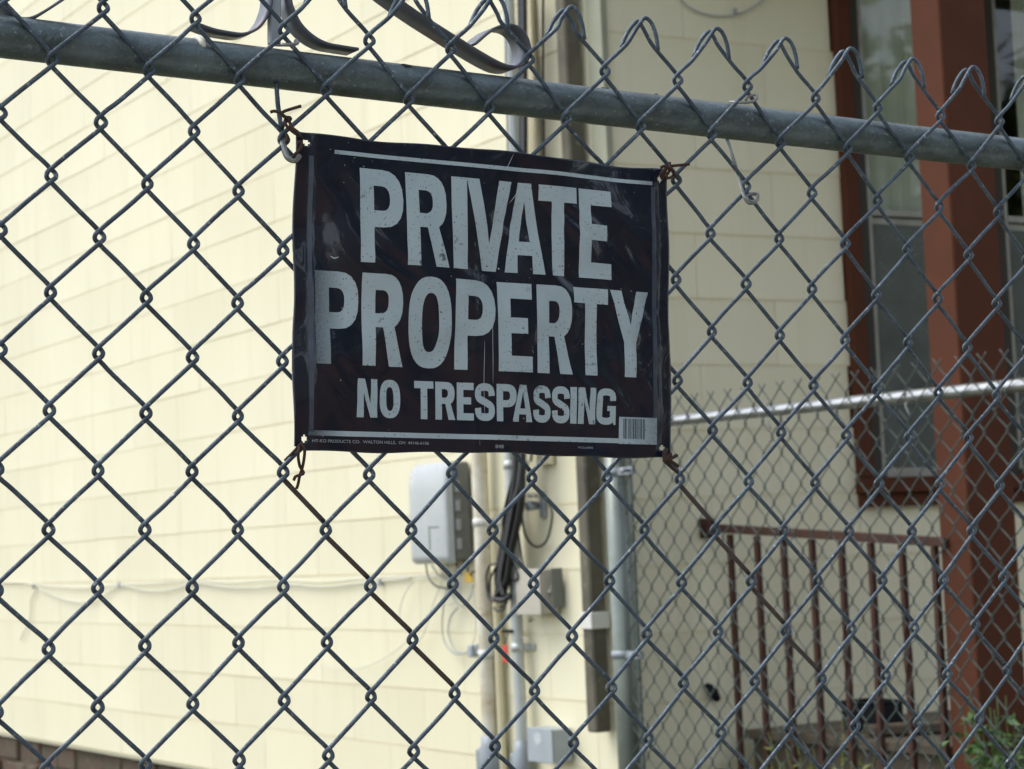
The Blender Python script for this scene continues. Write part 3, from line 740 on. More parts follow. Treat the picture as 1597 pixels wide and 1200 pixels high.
# printed mark on its lid: worn oval sticker
b = MB(); cs_, cz_ = s0 + (s1 - s0) * .57, za + (zb_ - za) * .70
n = 20; b.add([LP(cs_, cz_, .0926)] + [LP(cs_ + (.024 + .006 * (a % 3 - 1)) * math.cos(a * 2 * math.pi / n), cz_ + .020 * math.sin(a * 2 * math.pi / n), .0926) for a in range(n)], [(0, 1 + a, 1 + (a + 1) % n) for a in range(n)])
b.build('sticker', M['sticker'], gb)
rt_ = empty('red_tag', L(788, 1020, .07), 'red tag hanging from the grey conduit by a thin wire', 'tag')
s = Ls(788, 1020, .075); zq = L(788, 1020, .075)[2]
b = MB(); b.box(LP(s, zq), DL, NL, UP, (-.018, .018), (.074, .077), (-.030, .030), .001); b.build('tag_plate', M['redtag'], rt_)
b = MB(); b.tube([LP(s, zq + .028, .0755), LP(s - .006, zq + .05, .072), LP(s - .014, zq + .072, .066)], .0018, 6); b.build('tie', M['black'], rt_)
b = MB(); b.box(LP(s, zq + .075), DL, NL, UP, (-.045, .02), (.03, .075), (-.004, .007), .002); b.build('hook', M['blackb'], rt_)
# small dark things on the porch wall
o = MB(); o.tube([RW(x, y, .012) for x, y in ((1098, 1072), (1103, 1070), (1109, 1073))], [.006, .010, .012], 8); o.tube([RW(x, y, .02) for x, y in ((1104, 1074), (1112, 1081), (1120, 1092))], [.010, .020, .010], 10)
o = o.build('wall_hook', M['blackb']); tag(o, 'small dark bent cap fixed on the shaded wall just left of the railing', 'hook')
o = MB(); o.tube(smooth_path([RW(x, y, .012) for x, y in ((1052, -30), (1063, 0), (1085, 17), (1115, 25), (1145, 24), (1172, 13), (1192, -3), (1205, -30))]), .0028, 6); o = o.build('drooping_wire', M['greycable']); tag(o, 'thin wire drooping in an arc at the top of the shaded wall', 'wire')
o = MB(); s = r_s(RW(1143, 20)); zq = RW(1143, 20)[2]; o.box(RP(s, zq), DR, NR, UP, (-.004, .004), (.008, .020), (-.006, .012), .001); o = o.build('wire_staple', M['fitting']); tag(o, 'tiny staple holding the drooping wire on the shaded wall', 'staple')
# ------------------------------------------------------------------ far chain link fence
ff = empty('far_fence', (FO[0], FO[1], 0), 'chain link fence with bright top rail, running from the house corner towards the porch side', 'fence')
def F3(i, j, dx=0, dy=0, dz=0): return FO + FU * (i * HA + dx) + FV * (j * HB + dy) - FN * dz
def far_wire(par, seed):
    rg = random.Random(seed); pts = []
    d = .0022
    j0, j1 = -4, 33
    for j in range(j0, j1 + 1):
        left = (par + j) % 2 == 0
        c = 0 if left else 1
        sx = -1 if left else 1
        jx, jy = rg.uniform(-.0012, .0012), rg.uniform(-.0012, .0012)
        # right extreme comes in at the back and leaves in front; left extreme the other way round
        z_in = -d if not left else d
        if j == j0: 
            pts += [F3(c, j, sx * (.011 + rg.uniform(0, .004)), -.015 + rg.uniform(-.004, .003), z_in), F3(c, j, jx, 0, 0), F3(c, j, -sx * .004, .007, -z_in)]; continue
        pts += [F3(c, j, -sx * .0026 + jx, -.0075 + jy, z_in), F3(c, j, sx * .0028 + jx, jy, 0), F3(c, j, -sx * .0026 + jx, .0075 + jy, -z_in)]
    P = smooth_path(pts, 2)
    b = MB(); b.tube(P - FO, .00195, 5)
    return b.mesh('wire')
fw = {p: [far_wire(p, 10 + p * 5 + k) for k in range(3)] for p in (0, 1)}
for k in range(-1, 56):
    me = fw[k % 2][(k * 7 // 2) % 3]
    o = link('wire', me, None, M['galv_far'])
    o.parent = ff
    o.location = Vector(FO + FU * (k * HA)) - ff.location
# parity: meshes are built for k = 0 and k = 1 about their own origin
b = MB()
def on_far(px, py, off=0): return hit(px, py, FO - FN * off, FN)
ra, rb_ = on_far(1060, 655, -.020), on_far(1590, 601, -.020)
du = (rb_ - ra); ln = np.linalg.norm(du); du /= ln
RA0, RA1 = ra - du * .55, ra + du * 2.3
b.tube(np.linspace(RA0, RA1, 12), .0172, 20); b.build('top_rail', M['rail_far'], ff)
# end post by the house corner, tension bar and bands
pp = on_far(962, 860, -.01); ps = float((pp - FO) @ FU)
def FPt(u, z, off=0):
    p = FO + FU * u - FN * off; return np.array([p[0], p[1], z])
ztp = on_far(962, 560)[2]
b = MB(); b.tube([FPt(ps, 0, -.01), FPt(ps + .004, ztp / 2, -.01), FPt(ps + .0, ztp, -.01)], .034, 24); b.build('end_post', M['post_far'], ff)
b = MB(); b.lathe(FPt(ps, ztp, -.01), UP, [(0, .037), (.02, .036), (.045, .022), (.052, .004)], 20); b.build('post_cap', M['post_far'], ff)
tb = on_far(985, 860, 0); tu = float((tb - FO) @ FU)
b = MB(); b.box(FPt(tu, 0), FU * [1, 1, 0], FN * [1, 1, 0], UP, (-.008, .008), (-.003, .003), (.05, ztp - .1), .001); b.build('tension_bar', M['galv_far'], ff)
for py in (735, 1022):
    zz = on_far(975, py)[2]
    b = MB(); b.lathe(FPt(ps, zz, -.01), UP, [(-.012, .0375), (.012, .0375)], 22); b.box(FPt(ps, zz), FU * [1, 1, 0], FN * [1, 1, 0], UP, (.030, tu - ps + .02), (-.006, .006), (-.012, .012), .001)
    b.lathe(FPt(tu + .008, zz, .0), FN * np.array([-1, -1, 0]), [(-.014, .005), (.03, .005), (.03, .010), (.036, .010)], 8); b.build('tension_band', M['fitting'], ff)
# wire ties over the far top rail
for px, py in ((1418, 605), (1202, 636)):
    c = ra + du * float((hit(px, py, ra, FN) - ra) @ du)
    pts = [c - FN * 0 + UP * 0]; pts = []
    for k in range(9):
        a = math.pi * (1.0 - k / 8 * 1.1)
        pts.append(c + (-FN) * (.020 * -math.cos(a)) + UP * .020 * math.sin(a))
    pts += [c - FN * .021 - UP * .02 + FU * .006, c - FN * .021 - UP * .055 + FU * .022]
    b = MB(); b.tube(smooth_path(pts, 3), .0022, 6); b.build('tie_wire', M['brightwire'], ff)
b = MB(); 
gp = FPt(2.05, 0, -.01); b.tube([gp, gp + UP * (ztp)], .028, 18); b.build('line_post', M['post_far'], ff)

# ------------------------------------------------------------------ near chain link fence
RES = "0,0,-18,21;2,0,-3,13;4,0,-5,7;6,0,-7,-1;1,1,-5,10;3,1,-7,10;5,1,-11,2;0,2,-6,9;2,2,-5,7;4,2,-8,4;6,2,-10,3;1,3,-4,6;3,3,-7,2;5,3,-13,0;2,4,-4,3;4,4,-7,1;6,4,-8,-1;1,5,-2,2;3,5,-6,0;5,5,-9,1;2,6,-1,-1;4,6,-5,-5;6,6,-5,-11;8,6,-7,-4;1,7,-2,1;3,7,-3,0;5,7,-4,-1;7,7,-8,-1;9,7,-1,-2;2,8,3,-8;4,8,1,-3;6,8,3,0;8,8,5,4;1,9,8,-8;3,9,4,-12;5,9,5,-17;7,9,2,-2;2,10,12,-11;4,10,10,-5;6,10,12,-1;8,10,10,-2;5,11,15,-3;7,11,14,-1;16,6,-3,-11;18,6,-16,1;20,6,-21,2;22,6,-26,4;24,6,-41,2;17,5,-21,-6;19,5,-21,-5;21,5,-27,1;23,5,-30,6;25,5,-50,-7;17,7,-7,-2;19,7,-8,-2;21,7,-17,1;23,7,-22,1;25,7,-38,-4;17,11,27,-3;19,11,23,-7;21,11,24,3;23,11,14,11;25,11,8,8;16,8,4,6;18,8,0,5;20,8,-7,7;22,8,-8,11;24,8,-21,19;17,9,11,0;19,9,1,8;21,9,-3,12;23,9,-11,16;25,9,-10,2;16,10,15,-8;18,10,23,3;20,10,18,6;22,10,11,2;24,10,6,15;16,-2,25,-13;18,-2,36,-40;20,-2,62,-13;22,-2,45,2;24,-2,67,2;26,-2,69,-23;20,0,0,-7;18,0,4,-6;22,0,15,-2;24,0,22,3;26,0,23,-4;17,-1,10,-3;19,-1,21,1;21,-1,48,-16;23,-1,40,0;25,-1,68,7;17,1,-21,9;19,1,-10,1;21,1,-2,-8;23,1,-8,-2;16,2,-21,4;18,2,-12,-6;20,2,-19,-2;22,2,-15,11;24,2,-22,2;26,2,-28,7;17,3,-18,3;19,3,-20,0;21,3,-22,8;23,3,-25,1;25,3,-37,13;16,4,-19,11;18,4,-11,0;20,4,-22,1;22,4,-29,14;24,4,-37,15;26,4,-56,14;8,-2,-3,-3;10,-2,-2,-23;12,-2,7,-24;14,-2,15,-8;9,-1,-17,4;11,-1,-14,-4;13,-1,-10,8;15,-1,1,0;2,-2,10,14;4,-2,0,3;9,9,9,-3;11,9,10,5;13,9,11,5;15,9,13,-1;10,10,17,0;12,10,20,6;14,10,21,8;9,11,15,6;11,11,17,2;13,11,19,9;15,11,21,11;10,6,-7,-29;12,6,5,1;14,6,-3,-14;11,7,2,-3;13,7,2,-9;15,7,-1,-11;10,8,3,-6;12,8,12,3;14,8,11,-15"
res = {}
for s_ in RES.split(';'):
    i, j, a, c = map(int, s_.split(',')); res[(i, j)] = (a * 1e-4, c * 1e-4)
keys = np.array(list(res.keys()), float); vals = np.array(list(res.values()))
rgn = random.Random(21); node_cache = {}
def node(i, j):
    if (i, j) in node_cache: return node_cache[(i, j)]
    if (i, j) in res: r = np.array(res[(i, j)])
    else:
        d2 = ((keys - (i, j)) ** 2).sum(1); w_ = 1 / (d2 + .5) ** 2
        r = (w_[:, None] * vals).sum(0) / w_.sum(); r = r * min(1, 6 / (1 + math.sqrt(d2.min())))
        r = r + np.array([rgn.uniform(-.0006, .0006), rgn.uniform(-.0006, .0006)])
    node_cache[(i, j)] = (i * HA + r[0], j * HB + r[1])
    return node_cache[(i, j)]
nf = empty('near_fence', (NO[0], NO[1], 0), 'large chain link fence in front, with a thick galvanised top rail, carrying the sign', 'fence')
WR = .00195
DZ = .0023
def P3(i, j, dx=0, dy=0, z=0):
    u, v = node(i, j); return NP(u + dx, v + dy, z)
J0, J1 = -3, 40
for k in range(-7, 38):
    pts = []; rg = random.Random(500 + k)
    prev = None
    jlast = J1 if -1 <= k <= 29 else J1
    for j in range(J0, jlast + 1):
        left = (k + j) % 2 == 0
        c = k if left else k + 1
        sx = -1 if left else 1
        zi = -DZ if not left else DZ
        if j == J0:
            hz = .0035
            if not left:       # comes up to the peak from the lower left, folds down on the right-hand side
                pts += [P3(c, j, .0150, .0235, .006), P3(c, j, .0125, .010, .0065), P3(c, j, .0085, -.0015, .005), P3(c, j, .0025, -.0055, .0035), P3(c, j, -.0030, .0005, .003), P3(c, j, -.0085, .0085, .0026)]
            else:              # comes up from the lower right, folds down on the left-hand side
                pts += [P3(c, j, -.0170, .0220, -.0065), P3(c, j, -.0130, .0122, -.006), P3(c, j, -.0075, .0030, -.005), P3(c, j, -.0010, -.0035, -.003), P3(c, j, .0040, .002, -.0025), P3(c, j, .0090, .0095, -.0024)]
            prev = (c, j); continue
        # straight strand to the crossing just above the eyelet, then round the eyelet
        a, b2 = node(*prev), node(c, j)
        t_ = rg.uniform(.3, .7); jx = rg.uniform(-.0006, .0006)
        ax_, ay_, bx_, by_ = a[0] + sx * .0004, a[1] + .0053, b2[0] - sx * .0004, b2[1] - .0053
        pts.append(NP(ax_ + (bx_ - ax_) * t_ + jx, ay_ + (by_ - ay_) * t_, zi))
        wob = rg.uniform(-.0004, .0004)
        pts += [P3(c, j, -sx * .0048 + wob, -.0094, zi * 1.0), P3(c, j, -sx * .0004 + wob, -.0053, zi * 1.0), P3(c, j, sx * .0026 + wob, -.0027, zi * .8), P3(c, j, sx * .0036 + wob, 0, 0),
                P3(c, j, sx * .0026 + wob, .0027, -zi * .8), P3(c, j, -sx * .0004 + wob, .0053, -zi * 1.0), P3(c, j, -sx * .0048 + wob, .0094, -zi * 1.0)]
        prev = (c, j)
    b = MB(); b.tube(smooth_path(pts, 3 if -2 <= k <= 29 else 1), WR, 10 if -2 <= k <= 29 else 6); b.build('wire', M['galv'], nf)
# the rusty strand: a repair wire running beside the mesh from the sign's lower corners
# top rail, behind the mesh
OFFR = -.0195
r0, r1 = NX(0, 57, OFFR), NX(1597, 240, OFFR)
du2 = (r1 - r0); ln2 = np.linalg.norm(du2); du2 /= ln2
rrad = .0168
b = MB(); b.tube(np.array([r0 + du2 * t + UP * (-.0015 * math.sin(t * 2.2)) for t in np.linspace(-.45, ln2 + .9, 40)]), rrad, 48); b.build('top_rail', M['rail'], nf)
def rail_pt(px, py, ang, r=rrad):
    """point on the rail's skin near a picture column; ang from straight up, positive towards the camera"""
    t = float((NX(px, py, OFFR) - r0) @ du2); c = r0 + du2 * t + UP * (-.0015 * math.sin(t * 2.2))
    up = np.cross(np.cross(du2, UP), du2); up /= np.linalg.norm(up); fr = np.cross(du2, up); fr = fr if fr @ NN < 0 else -fr
    return c + r * (up * math.cos(ang) + fr * math.sin(ang)), up, fr
# fence posts at both sides, outside the picture
for t in (-.42, ln2 + .86):
    c = r0 + du2 * t
    b = MB(); b.tube([np.array([c[0], c[1], 0]), np.array([c[0], c[1], c[2] - .01])], .024, 20); b.build('post', M['rail'], nf)
# pale drip stuck on the rail and a drilled hole
b = MB(); pts = []
for k, a in enumerate(np.linspace(-.25, 1.15, 8)):
    p, up, fr = rail_pt(302 + k * .7, 72, a, rrad + .0006); pts.append(p)
b.tube(pts, [.0012, .0022, .0024, .0025, .0026, .0029, .0032, .0016], 8); b.build('dried_drip', M['palecable'], nf)
p, up, fr = rail_pt(626, 126, .62, rrad + .0002); nrm = up * math.cos(.62) + fr * math.sin(.62)
b = MB(); n = 18; tx = np.cross(nrm, du2)
b.add([p] + [p + du2 * .0052 * (1 + .12 * math.sin(5 * a)) * math.cos(a) + tx * .0034 * (1 + .1 * math.cos(3 * a)) * math.sin(a) for a in np.arange(n) * 2 * math.pi / n], [(0, 1 + a, 1 + (a + 1) % n) for a in range(n)])
b.build('rust_hole', M['blackb'], nf)
for px, py in ((941, 134), (946, 134), (1024, 146), (1282, 178)):
    p, up, fr = rail_pt(px, py, -.05, rrad); b = MB(); b.lathe(p, up, [(-.001, .003), (.0008, .0024), (.002, .001)], 7); b.build('lichen_spot', M['found'], nf)
# tie wires on the rail
def NW(pts, sub=6): return smooth_path([NX(x, y, o) for x, y, o in pts], sub)
for name, pts, m_, r in (('tie_wire', [(1138, 159, -.012), (1150, 160, .002), (1166, 160, .006), (1177, 157, .005), (1181, 151, .004), (1177, 148, .002), (1168, 151, 0), (1163, 156, .002)], 'brightwire', .0014),
                         ('tie_wire', [(1134, 218, -.012), (1142, 243, -.006), (1152, 275, -.004), (1158, 298, .002), (1162, 309, .007), (1172, 315, .008), (1181, 312, .004), (1181, 304, -.002), (1171, 303, -.003), (1162, 308, .004), (1168, 317, .008), (1178, 316, .006)], 'brightwire', .0017),
                         ('tie_wire', [(431, 130, -.010), (433, 160, -.008), (437, 190, -.006), (440, 214, -.003)], 'galv', .0020),
                         ('tie_wire', [(430, 70, -.004), (441, 70, .006), (455, 70, .008), (464, 67, .006), (460, 63, .004)], 'brightwire', .0016),
                         ('tie_wire', [(440, 214, -.003), (443, 232, .004), (449, 246, .008), (460, 250, .010), (467, 243, .010)], 'brightwire', .0028)):
    b = MB(); b.tube(NW(pts), r, 8); b.build(name, M[m_], nf)
# the darker rusted strand that crosses the mesh below the sign
for seq in ((6, 6), ):
    pass
def strand(i0, j0, n, r=.00225):
    b = MB()
    for q in range(n):
        p0 = P3(i0 + q, j0 + q, .0012, .0062, -DZ); p1 = P3(i0 + q + 1, j0 + q + 1, -.0012, -.0062, -DZ)
        b.tube(smooth_path([p0, (p0 + p1) / 2, p1], 5), r, 8)
    return b.build('rusty_wire', M['rustlight'], nf)
strand(6, 6, 4); strand(16, 6, 4)

# ------------------------------------------------------------------ wrought scroll bars resting behind the rail
def scroll(label, paths, mats='iron', width=.026, offz=-.026, th=.0022, shape='ribbon', group=None):
    e = empty('iron_scroll', NX(*paths[0][0], offz), label, 'scroll', 'flat iron scrolls on the rail')
    for p in paths:
        b = MB(); pts = smooth_path([NX(x, y, offz) for x, y in p], 7)
        b.ribbon(pts, NN, width, th, True); b.build('flat_bar', M[mats], e)
    return e
scroll('curved flat iron strip on the rail at the far left top corner', [[(-30, -30), (-8, 4), (8, 22), (22, 33), (42, 33), (70, 18), (105, -6), (140, -34)]])
scroll('curved flat iron strip with a long foot, left of the upright iron bar', [[(302, 42), (325, 50), (350, 55), (372, 57), (392, 50), (405, 36), (412, 20), (416, 2), (418, -40)]], width=.022)
scroll('curved flat iron strip with its foot on the rail, right of the upright iron bar', [[(441, -40), (444, 2), (449, 20), (460, 42), (478, 60), (500, 72), (525, 77), (550, 81)]], width=.024)
e = empty('iron_upright', NX(428, 70, -.02), 'narrow blue-grey flat iron bar standing upright on the rail', 'iron bar')
b = MB(); p0, p1 = NX(426.5, 70, -.022), NX(427, -60, -.022); b.box(p0, NU, NN, (p1 - p0) / np.linalg.norm(p1 - p0), (-.0042, .0052), (-.004, .004), (0, .08), .0008); b.build('flat_bar', M['greysteel'], e)
scroll('long slanting flat iron strip ending in a round curl on the rail', [[(560, -38), (590, -10), (640, 26), (690, 58), (735, 86), (768, 104), (786, 109), (800, 107), (811, 97), (814, 82), (808, 62), (797, 49), (782, 44), (765, 47), (750, 56), (729, 74)]], width=.030)

# ------------------------------------------------------------------ the sign
SU0, SV0, SW, SH = .2434, -.0054, .3755, .2632
SOFF = .0085
rs = np.random.RandomState(5)
WV = []
for k in range(26):
    lam = rs.uniform(.035, .16); th = rs.uniform(-1.2, 1.2) + math.pi / 2 * (rs.rand() < .5)
    WV.append((math.cos(th) * 2 * math.pi / lam, math.sin(th) * 2 * math.pi / lam, rs.uniform(0, 6.28), .0000026 / 1 * (lam / .05) ** 1.3 * 46))
CR = [(.205, .075, .020, -.0012), (.315, .135, .028, .0016), (.275, .06, .026, .0014), (.33, .07, .02, -.0012), (.13, .155, .018, .0015), (.24, .16, .022, -.0010), (.08, .10, .035, .0012), (.07, .205, .03, -.0009), (.30, .20, .03, .0011), (.335, .17, .016, .0010), (.17, .11, .04, -.0008), (.26, .10, .018, -.0011)]
def sign_h(u, v):
    """height of the sheet above its plane, metres, u and v from its top left corner"""
    h = .0042 * math.sin(math.pi * u / SW) * (.6 + .4 * math.sin(math.pi * v / SH))
    x = u + .012 * math.sin(v * 31 + 1) + .006 * math.sin(v * 77); y = v + .010 * math.sin(u * 27 + 2) + .006 * math.sin(u * 63 + 1)
    for a, c, p, am in WV: h += am * math.sin(a * x + c * y + p)
    for cu, cv_, r, am in CR:
        d2 = ((x - cu) ** 2 + ((y - cv_) * 1.25) ** 2) / r ** 2
        if d2 < 9: h += 1.6 * am * math.exp(-d2) * (1 + .3 * math.sin((x - y) * 220))
    # folded margins left and right
    if u < .020: h -= .0013 * (1 - math.exp(-((.020 - u) / .006) ** 2)); 
    if u > SW - .018: h -= .0013 * (1 - math.exp(-((u - SW + .018) / .005) ** 2))
    # vertical crease
    h += .00022 * math.exp(-((u - .1690) / .0030) ** 2)
    return h
def SP(u, v, up=0.0): return NP(SU0 + u, SV0 + v, SOFF + sign_h(u, v) + up)
sign = empty('sign', NP(SU0 + SW / 2, SV0 + SH, SOFF), 'black sign reading PRIVATE PROPERTY NO TRESPASSING, wired to the near fence', 'sign')

def sign_mats():
    def base(name, col, rough, bumpy, coat=0., pits=False, spec=.5):
        m = bpy.data.materials.new(name); m.use_nodes = True; t = m.node_tree; b = t.nodes['Principled BSDF']
        b.inputs['Roughness'].default_value = rough; b.inputs['Specular IOR Level'].default_value = spec; b.inputs['Coat Weight'].default_value = coat; b.inputs['Coat Roughness'].default_value = .045; b.inputs['Coat IOR'].default_value = 1.5
        tc = t.nodes.new('ShaderNodeAttribute'); tc.attribute_name = 'suv'
        src = tc.outputs['Vector']
        def noise(sc, det=4, r=.6, mp=None):
            n = t.nodes.new('ShaderNodeTexNoise'); n.inputs['Scale'].default_value = sc; n.inputs['Detail'].default_value = det; n.inputs['Roughness'].default_value = r
            if mp:
                q = t.nodes.new('ShaderNodeMapping'); q.inputs['Scale'].default_value = mp; t.links.new(src, q.inputs[0]); t.links.new(q.outputs[0], n.inputs['Vector'])
            else: t.links.new(src, n.inputs['Vector'])
            return n.outputs[0]
        def rng(v, a, c, d=0., e=1.):
            r = t.nodes.new('ShaderNodeMapRange'); r.inputs[1].default_value = a; r.inputs[2].default_value = c; r.inputs[3].default_value = d; r.inputs[4].default_value = e; t.links.new(v, r.inputs[0]); return r.outputs[0]
        def mixc(f, a, c):
            x = t.nodes.new('ShaderNodeMix'); x.data_type = 'RGBA'; t.links.new(f, x.inputs[0])
            for s_, v in ((6, a), (7, c)):
                if isinstance(v, tuple): x.inputs[s_].default_value = (*v, 1)
                else: t.links.new(v, x.inputs[s_])
            return x.outputs[2]
        def math_(op, a, c):
            x = t.nodes.new('ShaderNodeMath'); x.operation = op; x.use_clamp = True
            for s_, v in ((0, a), (1, c)):
                if isinstance(v, float): x.inputs[s_].default_value = v
                else: t.links.new(v, x.inputs[s_])
            return x.outputs[0]
        cur = mixc(rng(noise(22, 5), .35, .65), col[0], col[1])
        if pits:
            p = math_('MULTIPLY', rng(noise(420, 2, .5), .64, .67), rng(noise(28, 3), .42, .60, .08, 1.))
            p2 = rng(noise(300, 4, .7, (1.2, .55, 1)), .70, .73)
            wear = math_('MULTIPLY', rng(noise(150, 6, .75), .54, .60), rng(noise(16, 3), .56, .64))
            sep = t.nodes.new('ShaderNodeSeparateXYZ'); t.links.new(src, sep.inputs[0])
            fd = math_('MULTIPLY', rng(sep.outputs[0], .016, .046, 1., 0.), rng(noise(500, 3), .30, .62, .72, 1.))
            fd2 = math_('MULTIPLY', rng(sep.outputs[0], .330, .372, 0., .75), rng(noise(400, 3), .3, .6, .6, 1.))
            fac = math_('MAXIMUM', math_('MAXIMUM', p, math_('MULTIPLY', p2, .7)), math_('MAXIMUM', math_('MULTIPLY', wear, .85), math_('MAXIMUM', fd, fd2)))
            cur = mixc(fac, cur, (.02, .028, .045))
        else:
            # light scuffs and a faint bloom over the black
            sc = math_('MULTIPLY', rng(noise(90, 6, .8, (.35, 2.2, 1)), .66, .72), rng(noise(9, 2), .55, .66))
            cur = mixc(math_('MULTIPLY', sc, .22), cur, (.30, .33, .36))
            dots = rng(noise(260, 1, .5), .78, .80); cur = mixc(math_('MULTIPLY', dots, .7), cur, (.5, .5, .48))
        t.links.new(cur, b.inputs['Base Color'])
        rr_ = rng(noise(30, 4), .3, .7, rough - .08, rough + .10); t.links.new(rr_, b.inputs['Roughness'])
        bp = t.nodes.new('ShaderNodeBump'); bp.inputs['Strength'].default_value = bumpy; bp.inputs['Distance'].default_value = .0012
        t.links.new(noise(38, 3, .55), bp.inputs['Height']); t.links.new(bp.outputs[0], b.inputs['Normal'])
        return m
    return base('black_glossy_sign_film', ((.005, .009, .020), (.008, .010, .017)), .34, .30, coat=.62, spec=.2), base('blue_grey_sign_print', ((.315, .39, .41), (.36, .43, .45)), .45, .2, pits=True)
MS, MP = sign_mats()
def suv(me, uvs):
    a = me.attributes.new('suv', 'FLOAT_VECTOR', 'POINT'); a.data.foreach_set('vector', np.array([(u, v, 0) for u, v in uvs], 'f').ravel())
STEP = .0016
nu, nv = int(SW / STEP), int(SH / STEP)
US, VS = [SW * i / nu for i in range(nu + 1)], [SH * j / nv for j in range(nv + 1)]
def ragged(u, v):
    """the sheet's outline is slightly wavy"""
    du_ = .0009 * math.sin(v * 50 + 1) + .0007 * math.sin(v * 21); dv_ = .0010 * math.sin(u * 26) + .0005 * math.sin(u * 75 + 2)
    return u + du_ * (1 if u < SW / 2 else -1) * (abs(u / SW - .5) * 2) ** 8, v + dv_ * (abs(v / SH - .5) * 2) ** 8
uvs = [ragged(u, v) for v in VS for u in US]
holes = [(.0095, .0085), (SW - .0085, .0095), (.0085, SH - .0095), (SW - .010, SH - .0085)]
fs = []
for j in range(nv):
    for i in range(nu):
        cu, cv_ = (US[i] + US[i + 1]) / 2, (VS[j] + VS[j + 1]) / 2
        if any(math.hypot(cu - a, cv_ - c) < .0028 for a, c in holes): continue
        # clipped corners
        if min(cu, SW - cu) + min(cv_, SH - cv_) < .004: continue
        fs.append((j * (nu + 1) + i, (j + 1) * (nu + 1) + i, (j + 1) * (nu + 1) + i + 1, j * (nu + 1) + i + 1))
front = [SP(u, v) for u, v in uvs]; back = [SP(u, v) - NN * -1 * 0 + NN * .0009 for u, v in uvs]
n0 = len(front)
fb = [tuple(i + n0 for i in f[::-1]) for f in fs]
# rim faces
from collections import Counter
ec = Counter(); 
for f in fs:
    for a, c in zip(f, f[1:] + f[:1]): ec[(min(a, c), max(a, c))] += 1
rim = []
for f in fs:
    for a, c in zip(f, f[1:] + f[:1]):
        if ec[(min(a, c), max(a, c))] == 1: rim.append((c, a, a + n0, c + n0))
me = bpy.data.meshes.new('sheet'); me.from_pydata([tuple(p) for p in front + back], [], fs + fb + rim); me.update()
me.polygons.foreach_set('use_smooth', [True] * (2 * len(fs)) + [False] * len(rim))
suv(me, uvs + uvs)
sheet = link('sheet', me, sign, MS)

